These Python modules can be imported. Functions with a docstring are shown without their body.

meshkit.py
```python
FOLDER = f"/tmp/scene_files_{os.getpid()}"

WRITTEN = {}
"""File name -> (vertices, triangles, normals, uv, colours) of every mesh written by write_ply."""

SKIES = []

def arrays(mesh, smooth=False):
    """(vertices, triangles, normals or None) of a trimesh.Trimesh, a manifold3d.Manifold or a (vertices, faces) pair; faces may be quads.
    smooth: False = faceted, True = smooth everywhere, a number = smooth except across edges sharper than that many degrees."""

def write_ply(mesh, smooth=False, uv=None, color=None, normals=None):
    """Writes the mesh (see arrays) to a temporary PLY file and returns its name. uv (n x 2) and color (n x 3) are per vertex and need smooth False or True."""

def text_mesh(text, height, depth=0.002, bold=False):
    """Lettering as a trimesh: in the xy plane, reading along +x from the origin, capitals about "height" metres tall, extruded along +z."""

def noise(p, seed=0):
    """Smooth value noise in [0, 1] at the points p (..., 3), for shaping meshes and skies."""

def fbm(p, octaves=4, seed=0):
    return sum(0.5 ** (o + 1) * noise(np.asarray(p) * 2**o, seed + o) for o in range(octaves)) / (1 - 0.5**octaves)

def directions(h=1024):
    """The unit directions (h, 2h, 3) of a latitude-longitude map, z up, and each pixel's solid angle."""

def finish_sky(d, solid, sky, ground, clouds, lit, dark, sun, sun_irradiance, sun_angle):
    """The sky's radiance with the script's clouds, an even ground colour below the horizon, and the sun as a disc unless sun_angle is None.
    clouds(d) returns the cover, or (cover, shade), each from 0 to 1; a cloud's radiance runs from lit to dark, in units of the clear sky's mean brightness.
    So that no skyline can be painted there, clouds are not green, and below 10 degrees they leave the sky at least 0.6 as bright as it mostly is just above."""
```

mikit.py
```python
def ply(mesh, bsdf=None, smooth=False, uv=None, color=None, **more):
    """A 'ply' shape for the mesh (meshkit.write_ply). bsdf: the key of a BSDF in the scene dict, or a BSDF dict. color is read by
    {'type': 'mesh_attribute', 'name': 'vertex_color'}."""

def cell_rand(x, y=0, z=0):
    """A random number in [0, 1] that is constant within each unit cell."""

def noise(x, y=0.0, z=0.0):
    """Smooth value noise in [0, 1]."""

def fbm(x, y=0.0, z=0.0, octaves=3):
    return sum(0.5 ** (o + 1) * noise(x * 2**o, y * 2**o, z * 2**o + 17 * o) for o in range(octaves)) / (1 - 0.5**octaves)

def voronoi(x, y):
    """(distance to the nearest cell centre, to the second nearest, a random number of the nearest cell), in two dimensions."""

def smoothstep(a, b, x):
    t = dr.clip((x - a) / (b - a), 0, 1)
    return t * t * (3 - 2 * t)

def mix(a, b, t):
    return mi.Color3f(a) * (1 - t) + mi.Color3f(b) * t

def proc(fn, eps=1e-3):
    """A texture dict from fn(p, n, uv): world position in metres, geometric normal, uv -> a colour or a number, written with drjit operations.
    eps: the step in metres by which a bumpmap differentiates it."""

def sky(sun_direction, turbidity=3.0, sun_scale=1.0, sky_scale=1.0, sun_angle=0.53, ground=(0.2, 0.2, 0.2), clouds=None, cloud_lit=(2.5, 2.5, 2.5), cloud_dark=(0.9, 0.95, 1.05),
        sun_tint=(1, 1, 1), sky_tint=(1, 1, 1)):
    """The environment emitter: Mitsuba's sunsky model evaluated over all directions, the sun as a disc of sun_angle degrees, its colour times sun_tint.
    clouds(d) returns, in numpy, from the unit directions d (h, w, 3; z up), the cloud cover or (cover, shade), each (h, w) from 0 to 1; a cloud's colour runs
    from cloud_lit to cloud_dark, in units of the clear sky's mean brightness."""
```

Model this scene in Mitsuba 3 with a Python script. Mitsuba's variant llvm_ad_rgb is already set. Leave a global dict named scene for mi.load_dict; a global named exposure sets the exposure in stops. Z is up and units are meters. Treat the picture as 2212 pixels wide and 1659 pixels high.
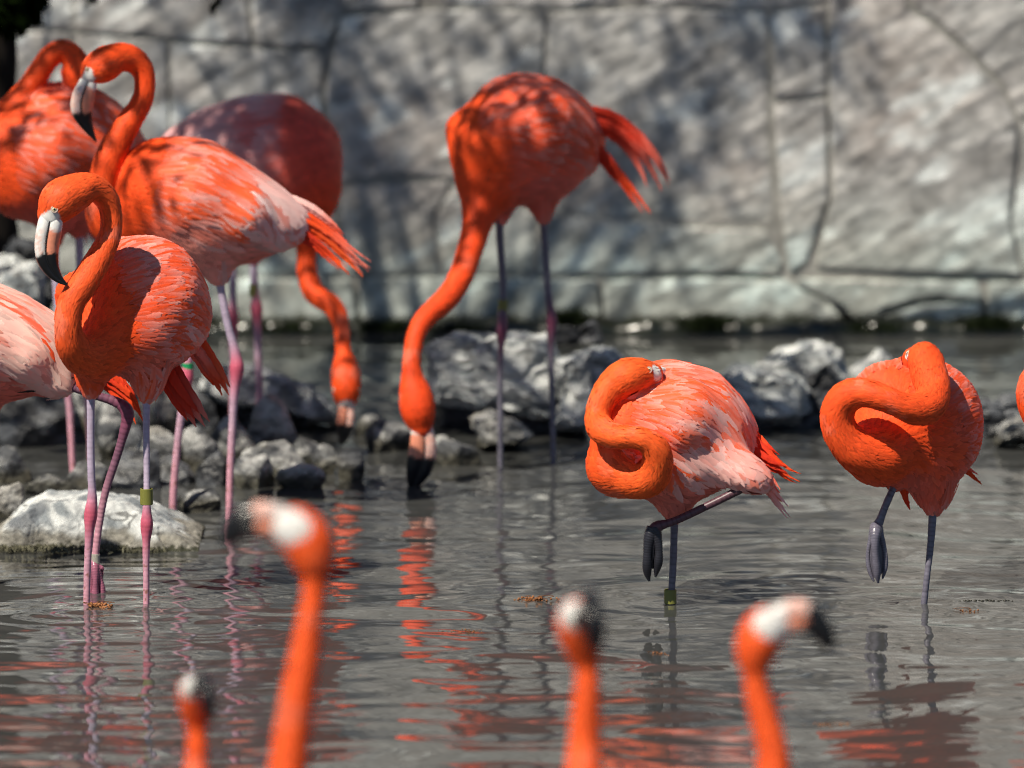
import math
import numpy as np, trimesh, mitsuba as mi, mikit, meshkit
import drjit as dr
from scipy.spatial import cKDTree
from scipy.ndimage import map_coordinates
from scipy.interpolate import CubicSpline, PchipInterpolator
from shapely.geometry import Polygon, Point
import shapely

T = mi.ScalarTransform4f
scene, labels = {'type': 'scene'}, {}

# ---------------------------------------------------------------- camera, sky, exposure
CAM = np.array([0.0, 0.0, 2.6])
PITCH = math.radians(7.14)
F_PX, W_PX, H_PX = 17500.0, 2212.0, 1659.0          # focal length for a 2212-wide picture
FWD = np.array([0, math.cos(PITCH), -math.sin(PITCH)])
UPV = np.array([0, math.sin(PITCH), math.cos(PITCH)])
scene['camera'] = {
    'type': 'thinlens', 'fov': math.degrees(2 * math.atan(W_PX / 2 / F_PX)), 'fov_axis': 'x',
    'aperture_radius': 0.049, 'focus_distance': 17.15, 'near_clip': 0.5, 'far_clip': 2000.0,
    'to_world': T().look_at(origin=CAM.tolist(), target=(CAM + FWD).tolist(), up=[0, 0, 1])}
SUN = np.array([-0.42, -0.48, 0.77])
scene['sky_light'] = mikit.sky(SUN.tolist(), turbidity=3, sun_scale=1.0, sky_scale=0.38, ground=(0.1, 0.09, 0.08), sun_tint=(0.90, 1.0, 1.12))
exposure = 2.2


def at(x, y, Y):
    """The point at world distance Y that stands at (x, y) of the 2212 x 1659 picture."""
    d = FWD + (x - W_PX / 2) / F_PX * np.array([1.0, 0, 0]) + (H_PX / 2 - y) / F_PX * UPV
    return CAM + d * ((Y - CAM[1]) / d[1])


def mpp(Y):
    return (Y * math.cos(PITCH) + 2.0 * math.sin(PITCH)) / F_PX


def ground_Y(y):
    d = FWD + (H_PX / 2 - y) / F_PX * UPV
    return CAM[1] + d[1] * (CAM[2] / -d[2])


# ---------------------------------------------------------------- materials
def rgb(*v):
    return {'type': 'rgb', 'value': list(map(float, v))}


VC = {'type': 'mesh_attribute', 'name': 'vertex_color'}


def two(d):
    return {'type': 'twosided', 'bsdf': d}


N_, FBM = mikit.noise, mikit.fbm
scene['mat_feather'] = two({'type': 'principled', 'base_color': VC, 'roughness': 0.62, 'specular': 0.25, 'sheen': 0.25, 'sheen_tint': 0.7})
scene['mat_skin'] = two({'type': 'principled', 'base_color': VC, 'roughness': 0.42, 'specular': 0.45})
scene['mat_bill'] = two({'type': 'principled', 'base_color': VC, 'roughness': 0.28, 'specular': 0.5})
scene['mat_eye'] = two({'type': 'principled', 'base_color': VC, 'roughness': 0.1, 'specular': 0.6})


def plastic(name, c, rough=0.4):
    scene[name] = two({'type': 'principled', 'base_color': rgb(*c), 'roughness': rough, 'specular': 0.5})


plastic('mat_band_olive', (0.17, 0.17, 0.035))
plastic('mat_band_grey', (0.33, 0.31, 0.27))
plastic('mat_band_green', (0.01, 0.25, 0.09))
plastic('mat_band_dark', (0.02, 0.02, 0.015))


def wall_fn(p, n, uv):
    a, b = p.x + 0.55 * p.z, p.z - 0.55 * p.x            # tooling runs up to the right
    big = FBM(p.x * 2.3 + 3, p.z * 2.3, p.y * 2, 3)
    streak = FBM(a * 9, b * 34, p.y * 6, 3)
    speck = FBM(p.x * 28, p.z * 30, p.y * 28, 3)
    lich = mikit.smoothstep(0.53, 0.70, FBM(a * 5 + 9, b * 11, p.y * 3 + 5, 4))
    c = mikit.mix((0.20, 0.198, 0.196), (0.345, 0.342, 0.335), mikit.smoothstep(0.34, 0.64, streak))
    c = mikit.mix(c, (0.31, 0.265, 0.24), 0.5 * mikit.smoothstep(0.45, 0.7, big))
    c = mikit.mix(c, (0.56, 0.59, 0.59), lich * 0.75)
    c = c * (0.50 + 1.4 * speck)
    green = mikit.smoothstep(0.5, 0.1, p.z + 0.15 * (big - 0.5)) * 0.65
    c = mikit.mix(c, c * mi.Color3f(0.84, 1.0, 0.94), green)
    damp = mikit.smoothstep(0.062, 0.036, p.z + 0.05 * (speck - 0.5))
    return mikit.mix(c, (0.022, 0.024, 0.014), damp)


def wall_bump(p, n, uv):
    a, b = p.x + 0.55 * p.z, p.z - 0.55 * p.x
    return FBM(a * 10, b * 36, p.y * 8, 3) * 0.010 + FBM(p.x * 40, p.z * 40, p.y * 40, 2) * 0.005


scene['mat_wall'] = two({'type': 'bumpmap', 'b': {**mikit.proc(wall_bump, 2e-3)}, 'scale': 1.0,
                         'bsdf': {'type': 'principled', 'base_color': mikit.proc(wall_fn), 'roughness': 0.85, 'specular': 0.2}})
scene['mat_mortar'] = two({'type': 'diffuse', 'reflectance': mikit.proc(lambda p, n, uv: mi.Color3f(0.27, 0.265, 0.25) * (0.4 + FBM(p.x * 20, p.y * 20, p.z * 20, 3)) * mikit.mix((1, 1, 1), (0.08, 0.08, 0.05), mikit.smoothstep(0.062, 0.036, p.z)))})


def rock_fn(p, n, uv):
    big = FBM(p.x * 9, p.y * 9, p.z * 11, 3)
    vein = FBM(p.x * 22 + 8 * big, p.y * 20, p.z * 26, 4)
    fine = FBM(p.x * 95, p.y * 80, p.z * 95, 3)
    c = mikit.mix((0.09, 0.095, 0.105), (0.44, 0.44, 0.43), mikit.smoothstep(0.36, 0.60, vein))
    c = mikit.mix(c, (0.34, 0.32, 0.28), 0.6 * mikit.smoothstep(0.5, 0.7, big))
    c = mikit.mix(c, (0.09, 0.095, 0.10), 0.75 * mikit.smoothstep(0.60, 0.72, FBM(p.x * 14 + 7, p.y * 13, p.z * 17, 4)))
    c = c * (0.22 + 1.0 * fine)
    wet = mikit.smoothstep(0.050, 0.022, p.z + 0.02 * (fine - 0.5))
    return mikit.mix(c, c * mi.Color3f(0.20, 0.19, 0.15), wet)


def rock_bump(p, n, uv):
    return FBM(p.x * 34, p.y * 30, p.z * 38, 4) * 0.012 + FBM(p.x * 120, p.y * 120, p.z * 120, 2) * 0.003


scene['mat_rock'] = two({'type': 'bumpmap', 'b': mikit.proc(rock_bump, 1e-3), 'scale': 1.0,
                         'bsdf': {'type': 'principled', 'base_color': mikit.proc(rock_fn), 'roughness': 0.7, 'specular': 0.3}})


def dark_fn(p, n, uv):  # naturally dark stones; in gaps and hollows the black stands in for shade
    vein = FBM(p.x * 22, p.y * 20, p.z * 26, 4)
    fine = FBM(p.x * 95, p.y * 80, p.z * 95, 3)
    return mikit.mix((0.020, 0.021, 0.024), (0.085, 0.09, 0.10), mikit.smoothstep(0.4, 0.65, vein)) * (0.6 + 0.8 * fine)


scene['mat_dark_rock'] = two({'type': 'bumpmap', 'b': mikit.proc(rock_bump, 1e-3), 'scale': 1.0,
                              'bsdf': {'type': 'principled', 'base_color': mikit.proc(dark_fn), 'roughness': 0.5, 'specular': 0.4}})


def pale_fn(p, n, uv):
    vein = FBM(p.x * 26, p.y * 20, p.z * 24 + p.x * 16, 4)
    fine = FBM(p.x * 110, p.y * 80, p.z * 110, 3)
    c = mikit.mix((0.19, 0.21, 0.225), (0.50, 0.515, 0.51), mikit.smoothstep(0.3, 0.60, vein))
    crack = mikit.smoothstep(0.030, 0.006, dr.abs(FBM(p.x * 9 + 3, p.y * 9, p.z * 13, 4) - 0.5))
    c = mikit.mix(c, (0.07, 0.07, 0.07), 0.75 * crack)
    c = mikit.mix(c, (0.10, 0.11, 0.125), 0.8 * mikit.smoothstep(0.56, 0.68, FBM(p.x * 11 + 7, p.y * 10, p.z * 13, 4)))
    c = c * (0.72 + 0.5 * fine)
    wet = mikit.smoothstep(0.045, 0.022, p.z + 0.05 * (FBM(p.x * 18, p.y * 18, 2.0, 3) - 0.5))
    c = mikit.mix(c, mi.Color3f(0.20, 0.19, 0.165) * (0.3 + 1.3 * fine), wet)
    low = mikit.smoothstep(0.016, 0.002, p.z + 0.03 * (fine - 0.5))
    return mikit.mix(c, (0.035, 0.036, 0.022), low)


scene['mat_pale_rock'] = two({'type': 'bumpmap', 'b': mikit.proc(rock_bump, 1e-3), 'scale': 0.7,
                              'bsdf': {'type': 'principled', 'base_color': mikit.proc(pale_fn), 'roughness': 0.75, 'specular': 0.25}})
scene['mat_water'] = two({'type': 'plastic', 'int_ior': 1.78, 'diffuse_reflectance': rgb(0.185, 0.190, 0.188), 'nonlinear': True})
scene['mat_soil'] = two({'type': 'diffuse', 'reflectance': mikit.proc(lambda p, n, uv: mi.Color3f(0.10, 0.085, 0.06) * (0.5 + FBM(p.x * 2, p.y * 2, p.z, 4)))})
scene['mat_bark'] = two({'type': 'diffuse', 'reflectance': mikit.proc(lambda p, n, uv: mi.Color3f(0.022, 0.019, 0.017) * (0.4 + 1.1 * FBM(p.x * 40, p.y * 40, p.z * 9, 3)))})
scene['mat_leaf'] = two({'type': 'principledthin', 'base_color': VC, 'roughness': 0.5, 'diff_trans': 0.5}) if False else {'type': 'principledthin', 'base_color': VC, 'roughness': 0.5, 'diff_trans': 0.6}
scene['mat_weed'] = two({'type': 'diffuse', 'reflectance': VC})
scene['mat_wet_moss'] = two({'type': 'roughplastic', 'distribution': 'ggx', 'alpha': 0.075, 'int_ior': 1.6, 'diffuse_reflectance': rgb(0.012, 0.014, 0.008)})
scene['mat_seed'] = two({'type': 'diffuse', 'reflectance': VC})


# ---------------------------------------------------------------- helpers
def numbered(key):
    if key not in scene and key not in USED:
        USED.add(key)
        return key
    k = 1
    while f'{key}_{k:03d}' in scene or f'{key}_{k:03d}' in USED:
        k += 1
    USED.add(f'{key}_{k:03d}')
    return f'{key}_{k:03d}'


USED = set()


def add(name, mesh, mat, parent=None, smooth=False, color=None, **lab):
    key = numbered((parent + '__' if parent else '') + name)
    if color is not None:
        color = np.broadcast_to(np.asarray(color, float), (len(mesh.vertices) if hasattr(mesh, 'vertices') else len(mesh[0]), 3))
    scene[key] = mikit.ply(mesh, mat, smooth=smooth, color=color)
    if lab:
        labels[key] = lab
    return key


def thing(name, label, category, group=None):
    key = numbered(name)
    labels[key] = {'label': label, 'category': category}
    if group:
        labels[key]['group'] = group
    return key


def unit(v):
    v = np.asarray(v, float)
    return v / np.maximum(np.linalg.norm(v, axis=-1, keepdims=True), 1e-12)


def loft(pts, ru, rv=None, up=(0, -1, 0.1), n=14, rows=None, cols=None, bump=None):
    """A closed tube through pts; ru and rv are the half sizes across and along 'up'. Returns (mesh, colours)."""
    pts = np.asarray(pts, float)
    ru = np.asarray(ru, float)
    rv = ru if rv is None else np.asarray(rv, float)
    s = np.r_[0, np.cumsum(np.linalg.norm(np.diff(pts, axis=0), axis=1))]
    s /= s[-1]
    rows = rows or 6 * len(pts)
    t = np.linspace(0, 1, rows)
    c = CubicSpline(s, pts)(t) if len(pts) > 2 else pts[0] + (pts[1] - pts[0]) * t[:, None]
    a, b = (PchipInterpolator(s, r)(t) if len(s) > 2 else np.interp(t, s, r) for r in (ru, rv))
    tan = unit(np.gradient(c, axis=0))
    side = unit(np.cross(tan, np.asarray(up, float)))
    v = np.cross(side, tan)
    ang = np.arange(n) / n * 2 * np.pi
    if bump is not None:
        k = bump(t)
        a, b = a * k, b * k
    V = c[:, None] + side[:, None] * (np.cos(ang) * a[:, None])[..., None] + v[:, None] * (np.sin(ang) * b[:, None])[..., None]
    V = V.reshape(-1, 3)
    i, j = np.meshgrid(np.arange(rows - 1), np.arange(n), indexing='ij')
    p, q = i * n + j, i * n + (j + 1) % n
    f = np.concatenate([np.stack([p, p + n, q], -1).reshape(-1, 3), np.stack([q, p + n, q + n], -1).reshape(-1, 3)])
    V = np.vstack([V, c[0], c[-1]])
    m = len(V)
    k = np.arange(n)
    f = np.vstack([f, np.stack([np.full(n, m - 2), k, (k + 1) % n], 1), np.stack([np.full(n, m - 1), (rows - 1) * n + (k + 1) % n, (rows - 1) * n + k], 1)])
    mesh = trimesh.Trimesh(V, f, process=False)
    tt = np.r_[np.repeat(t, n), 0, 1]
    th = np.r_[np.tile(ang, rows), 0, 0]
    return mesh, tt, th


def mixc(a, b, t):
    t = np.asarray(t)[..., None]
    return np.asarray(a) * (1 - t) + np.asarray(b) * t


def sstep(a, b, x):
    t = np.clip((np.asarray(x) - a) / (b - a), 0, 1)
    return t * t * (3 - 2 * t)


def join(ms):
    return trimesh.util.concatenate(ms)


# ---------------------------------------------------------------- soft bodies: distance field -> surface net
class Field:
    """Round cones; 'body' ones melt together, 'neck' ones stay crisp where the neck lies over itself or the body."""

    def __init__(self, h):
        self.h, self.prims = h, []

    def cone(self, a, b, ra, rb, group, tan):
        self.prims.append((np.asarray(a, float), np.asarray(b, float), float(ra), float(rb), group, unit(tan)))

    @staticmethod
    def dist(p, a, b, ra, rb):
        ab = b - a
        t = np.clip(((p - a) @ ab) / max(ab @ ab, 1e-12), 0, 1)
        return np.linalg.norm(p - a - t[..., None] * ab, axis=-1) - (ra + (rb - ra) * t)

    def build(self, base, k_body=0.03, k_neck=0.004, k_base=0.05, reach=0.07):
        h, m = self.h, 0.05
        lo = np.min([np.minimum(a - ra, b - rb) for a, b, ra, rb, g, t in self.prims], axis=0) - m - 2 * h
        hi = np.max([np.maximum(a + ra, b + rb) for a, b, ra, rb, g, t in self.prims], axis=0) + m + 2 * h
        self.lo = lo
        dims = np.ceil((hi - lo) / h).astype(int) + 1
        ax = [lo[k] + h * np.arange(dims[k]) for k in range(3)]
        G = {g: np.full(dims, m, np.float32) for g in ('body', 'neck', 'wing')}
        for a, b, ra, rb, g, t in self.prims:
            l, u = np.minimum(a - ra, b - rb) - m, np.maximum(a + ra, b + rb) + m
            i0 = np.clip(((l - lo) / h).astype(int), 0, dims - 1)
            i1 = np.clip(((u - lo) / h).astype(int) + 2, 0, dims)
            sl = tuple(slice(i0[k], i1[k]) for k in range(3))
            P = np.stack(np.meshgrid(*[ax[k][sl[k]] for k in range(3)], indexing='ij'), -1).astype(np.float32)
            d = self.dist(P, a.astype(np.float32), b.astype(np.float32), ra, rb)
            k = {'body': k_body, 'wing': 0.02}.get(g, 0.0015)
            o = G[g][sl]
            w = np.maximum(k - np.abs(o - d), 0) / k
            G[g][sl] = np.minimum(o, d) - w * w * k / 4
        w = np.maximum(0.010 - np.abs(G['body'] - G['wing']), 0) / 0.010           # the folded wing keeps an edge against the flank
        G['body'] = np.minimum(G['body'], G['wing']) - w * w * 0.010 / 4
        P = np.stack(np.meshgrid(*ax, indexing='ij'), -1).astype(np.float32)
        r = np.linalg.norm(P - base.astype(np.float32), axis=-1)
        k = k_neck + k_base * np.exp(-(r / reach) ** 2)
        w = np.maximum(k - np.abs(G['body'] - G['neck']), 0) / k
        self.F = np.minimum(G['body'], G['neck']) - w * w * k / 4
        self.neckness_grid = (G['body'] - G['neck']).astype(np.float32)
        self.grad = np.gradient(self.F, h)

    def at(self, p, what=None):
        c = ((p - self.lo) / self.h).T
        return map_coordinates(self.F if what is None else what, c, order=1, mode='nearest')

    def normal(self, p):
        c = ((p - self.lo) / self.h).T
        return unit(np.stack([map_coordinates(g, c, order=1, mode='nearest') for g in self.grad], -1))

    def flow(self, p):
        out = np.zeros_like(p)
        for a, b, ra, rb, g, t in self.prims:
            w = 1 / (np.maximum(self.dist(p, a, b, ra, rb), 0) + 0.012) ** 4
            out += w[:, None] * t
        return unit(out)

    def mesh(self):
        F, h = self.F, self.h
        S = F < 0
        nx, ny, nz = F.shape
        acc = np.zeros((nx - 1, ny - 1, nz - 1, 3), np.float32)
        cnt = np.zeros((nx - 1, ny - 1, nz - 1), np.float32)
        sl = lambda o, k: slice(o, o + (nx, ny, nz)[k] - 1)
        for axis in range(3):
            o1, o2 = [k for k in range(3) if k != axis]
            for u in (0, 1):
                for v in (0, 1):
                    i0 = [0, 0, 0]
                    i0[o1], i0[o2] = u, v
                    i1 = list(i0)
                    i1[axis] = 1
                    A = F[tuple(sl(i0[k], k) for k in range(3))]
                    B = F[tuple(sl(i1[k], k) for k in range(3))]
                    x = (A < 0) != (B < 0)
                    t = np.where(x, A / np.where(x, A - B, 1), 0)
                    acc[..., axis] += t
                    acc[..., o1] += u * x
                    acc[..., o2] += v * x
                    cnt += x
        act = cnt > 0
        idx = np.full(act.shape, -1)
        idx[act] = np.arange(act.sum())
        V = (np.argwhere(act) + acc[act] / cnt[act][:, None]) * h + self.lo
        faces = []
        for axis in range(3):
            o1, o2 = [(1, 2), (2, 0), (0, 1)][axis]
            a = [slice(1, -1)] * 3
            a[axis] = slice(0, -1)
            b = list(a)
            b[axis] = slice(1, None)
            s0, s1 = S[tuple(a)], S[tuple(b)]
            e = np.argwhere(s0 != s1)
            inside = s0[s0 != s1]
            e = e + np.array([0 if k == axis else 1 for k in range(3)])

            def cell(du, dv):
                q = e.copy()
                q[:, o1] += du
                q[:, o2] += dv
                return idx[q[:, 0], q[:, 1], q[:, 2]]
            quad = np.stack([cell(-1, -1), cell(0, -1), cell(0, 0), cell(-1, 0)], 1)
            quad[~inside] = quad[~inside][:, ::-1]
            faces.append(quad)
        f = np.vstack(faces)
        f = f[(f >= 0).all(1)]
        f = np.vstack([f[:, [0, 1, 2]], f[:, [0, 2, 3]]])
        for _ in range(2):
            V = V - self.at(V)[:, None] * self.normal(V)
        return trimesh.Trimesh(V, f, process=False)


ROWS = np.array([0.0, 0.3, 0.6, 0.86, 1.0])
WIDE = np.array([0.55, 0.95, 1.0, 0.72, 0.16])


def feathers(fld, P, D, L, W, c0, c1, lift, h0, seed, twist=0.25, ridge=0.05):
    """Feathers that hug the body: arrays of (n, 15, 3) points and colours, and their triangles."""
    r = np.random.default_rng(seed)
    n = len(P)
    N = fld.normal(P)
    D = unit(D - N * (D * N).sum(1, keepdims=True))
    D = unit(D + np.cross(N, D) * r.normal(0, twist, (n, 1)))
    hh = h0 + r.uniform(0, 1, n) * 0.0016
    cur = P - D * (L * 0.3)[:, None]
    rows = []
    d = D.copy()
    last = 0.0
    for t, w in zip(ROWS, WIDE):                        # march along the surface so that long feathers bend with it
        steps = 2
        for _ in range(steps):
            cur = cur + d * ((t - last) * L / steps)[:, None]
            nn = fld.normal(cur)
            lev = hh + lift * L * t
            cur = cur - nn * np.clip(fld.at(cur) - lev, -0.03, 0.03)[:, None]
            d = unit(d - nn * (d * nn).sum(1, keepdims=True))
        last = t
        side = np.cross(nn, d)
        row = [cur - side * (W * w / 2)[:, None], cur + nn * (W * ridge)[:, None], cur + side * (W * w / 2)[:, None]]
        for k in (0, 2):
            n2 = fld.normal(row[k])
            row[k] = row[k] - n2 * np.clip(fld.at(row[k]) - (lev - 0.0004), -0.02, 0.02)[:, None] * 0.8
        rows.append(np.stack(row, 1))
    V = np.concatenate(rows, 1)
    C = np.concatenate([np.repeat(mixc(c0, c1, np.full(n, t))[:, None], 3, 1) for t in sstep(0.1, 1, ROWS)], 1)
    C[:, 1::3] *= 0.94
    f = []
    for i in range(4):
        for j in range(2):
            a = i * 3 + j
            f += [[a, a + 3, a + 1], [a + 1, a + 3, a + 4]]
    return V, np.clip(C, 0, 0.95), np.array(f)


def soft_ply(fld, V, f, C, keep):
    """A feather mesh whose shading follows the body by the share 1 - keep, as barbs that lie close do."""
    m = trimesh.Trimesh(V, f, process=False)
    n, w = np.zeros_like(V), m.triangles_cross
    for k in range(3):
        np.add.at(n, f[:, k], w)
    n = unit(n)
    b = fld.normal(V)
    n = np.where(((n * b).sum(1) < 0)[:, None], -n, n)
    path = meshkit.write_ply((V, f), False, None, C, normals=unit(n * keep + b * (1 - keep)))
    return {'type': 'ply', 'filename': path, 'face_normals': False, 'bsdf': {'type': 'ref', 'id': 'mat_feather'}}


def joined(V, C, f):
    n, m = V.shape[:2]
    return trimesh.Trimesh(V.reshape(-1, 3), (f[None] + (np.arange(n) * m)[:, None, None]).reshape(-1, 3), process=False), C.reshape(-1, 3)


def spread(mesh, spacing, seed, keep=0.62, over=2.6):
    """Points on the mesh about spacing(p) apart."""
    r = np.random.default_rng(seed)
    tri = mesh.triangles
    cen, area = tri.mean(1), mesh.area_faces
    sp = spacing(cen)
    dens = area / sp ** 2 * over
    n = int(dens.sum())
    fi = r.choice(len(dens), n, p=dens / dens.sum())
    u, v = r.random(n), r.random(n)
    flip = u + v > 1
    u[flip], v[flip] = 1 - u[flip], 1 - v[flip]
    p = tri[fi, 0] + u[:, None] * (tri[fi, 1] - tri[fi, 0]) + v[:, None] * (tri[fi, 2] - tri[fi, 0])
    rad = sp[fi] * keep
    tree = cKDTree(p)
    nb = tree.query_ball_point(p, rad)
    ok = np.ones(n, bool)
    for i in range(n):
        if ok[i]:
            for j in nb[i]:
                if j > i:
                    ok[j] = False
    return p[ok]


# ---------------------------------------------------------------- flamingos
ORANGE, DEEP = np.array([0.84, 0.076, 0.012]), np.array([0.62, 0.032, 0.010])
PINK, PALE, ROSE = np.array([0.80, 0.20, 0.145]), np.array([0.83, 0.50, 0.46]), np.array([0.70, 0.13, 0.095])
LILAC, JOINT, LEGPINK = np.array([0.33, 0.27, 0.36]), np.array([0.55, 0.10, 0.16]), np.array([0.50, 0.24, 0.30])
GREYLEG, BLACKLEG = np.array([0.17, 0.16, 0.21]), np.array([0.030, 0.030, 0.040])
WHITE, BILLPINK, BLACK = np.array([0.72, 0.71, 0.69]), np.array([0.74, 0.27, 0.17]), np.array([0.008, 0.008, 0.009])


def leg(b, parent, pts, tone='pink', bands=(), name='leg', rings=0.05, seed=0):
    """pts: (x, y, d, r) in picture units from the body down; a row with a fifth entry 'j' is the joint."""
    Y, s = b['Y'], mpp(b['Y'])
    P = np.array([at(p[0], p[1], Y + p[2]) for p in pts])
    R = np.array([p[3] * mpp(Y + p[2]) for p in pts])
    length = np.linalg.norm(np.diff(P, axis=0), axis=1)
    rows = int(length.sum() / 0.003)
    sj = np.r_[0, np.cumsum(length)] / length.sum()
    joint = [sj[i] for i, p in enumerate(pts) if len(p) > 4]
    tot = length.sum()
    r = np.random.default_rng(seed)
    ring = lambda t: 1 + (rings * 0.5 if tone == 'pink' else rings) * (np.abs(np.sin(t * tot / 0.0105 * np.pi + 0.6 * np.sin(t * 40))) ** 8 * -0.9) + 0.05 * (meshkit.noise(np.stack([t * tot / 0.02, t * 0, t * 0 + seed], -1)) - 0.5)
    m, t, th = loft(P, R, n=14, rows=rows, bump=ring)
    if tone == 'pink':
        c = mixc(LILAC * 1.25, LEGPINK * 1.15, sstep(0.35, 0.8, t))
    elif tone == 'plum':
        c = mixc([.17, .075, .12], LEGPINK * 1.1, sstep(0.5, 0.9, t))  # upper part darkened in colour for the shade below the body
    elif tone == 'dark':
        c = np.tile(np.array([0.10, 0.045, 0.06]), (len(t), 1))
    elif tone == 'black':
        c = np.tile(BLACKLEG * 1.4, (len(t), 1))
    else:
        c = np.tile(GREYLEG * 0.85, (len(t), 1))
    for j in joint:
        jc = JOINT if tone == 'pink' else np.array([0.20, 0.05, 0.10])
        c = mixc(c, jc, np.exp(-((t - j) * tot / 0.055) ** 2 * np.where(t < j, 1.6, 0.8)))
    ph = np.abs(np.sin(t * tot / 0.0105 * np.pi + 0.6 * np.sin(t * 40))) ** 8
    c = c * (1 - (0.16 if tone == 'pink' else 0.40) * ph[:, None])
    v = meshkit.fbm(np.c_[m.vertices * 90], 3, seed)
    c = c * (0.72 + 0.56 * v[:, None])
    if tone == 'pink':                                   # dried mud and rusty flecks low on the shank
        fleck = sstep(0.66, 0.74, meshkit.fbm(m.vertices * 170, 2, seed + 5)) * sstep(0.45, 0.7, t)
        c = mixc(c, (0.22, 0.08, 0.035), fleck * 0.8)
    k = add(name, m, 'mat_skin', parent, smooth=True, color=np.clip(c, 0, 1))
    for (x, y0, y1, half, mat, lab) in bands:
        d = float(np.interp((y0 + y1) / 2, [p[1] for p in pts], [p[2] for p in pts])) if pts[-1][1] > pts[0][1] else 0
        a, e = at(x, y0, Y + d), at(x, y1, Y + d)
        ro, n = half * s, 24
        ang = np.arange(n + 1) / n * 2 * np.pi * 0.985
        prof = [(0.93, 0), (1, 0.03), (1, 0.97), (0.93, 1), (0.84, 0.99), (0.84, 0.01)]
        V = np.array([[a + (e - a) * q + np.array([math.cos(g) * ro * k_, math.sin(g) * ro * k_, 0]) for k_, q in prof] for g in ang])
        f = []
        for i in range(n):
            for j in range(6):
                q0, q1 = i * 6 + j, i * 6 + (j + 1) % 6
                f.append([q0, q1, q1 + 6, q0 + 6])
        bk = add('leg_band', (V.reshape(-1, 3), np.array(f)), mat, k, smooth=35)
        if lab:
            labels[bk] = {'label': lab}
    return k


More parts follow.
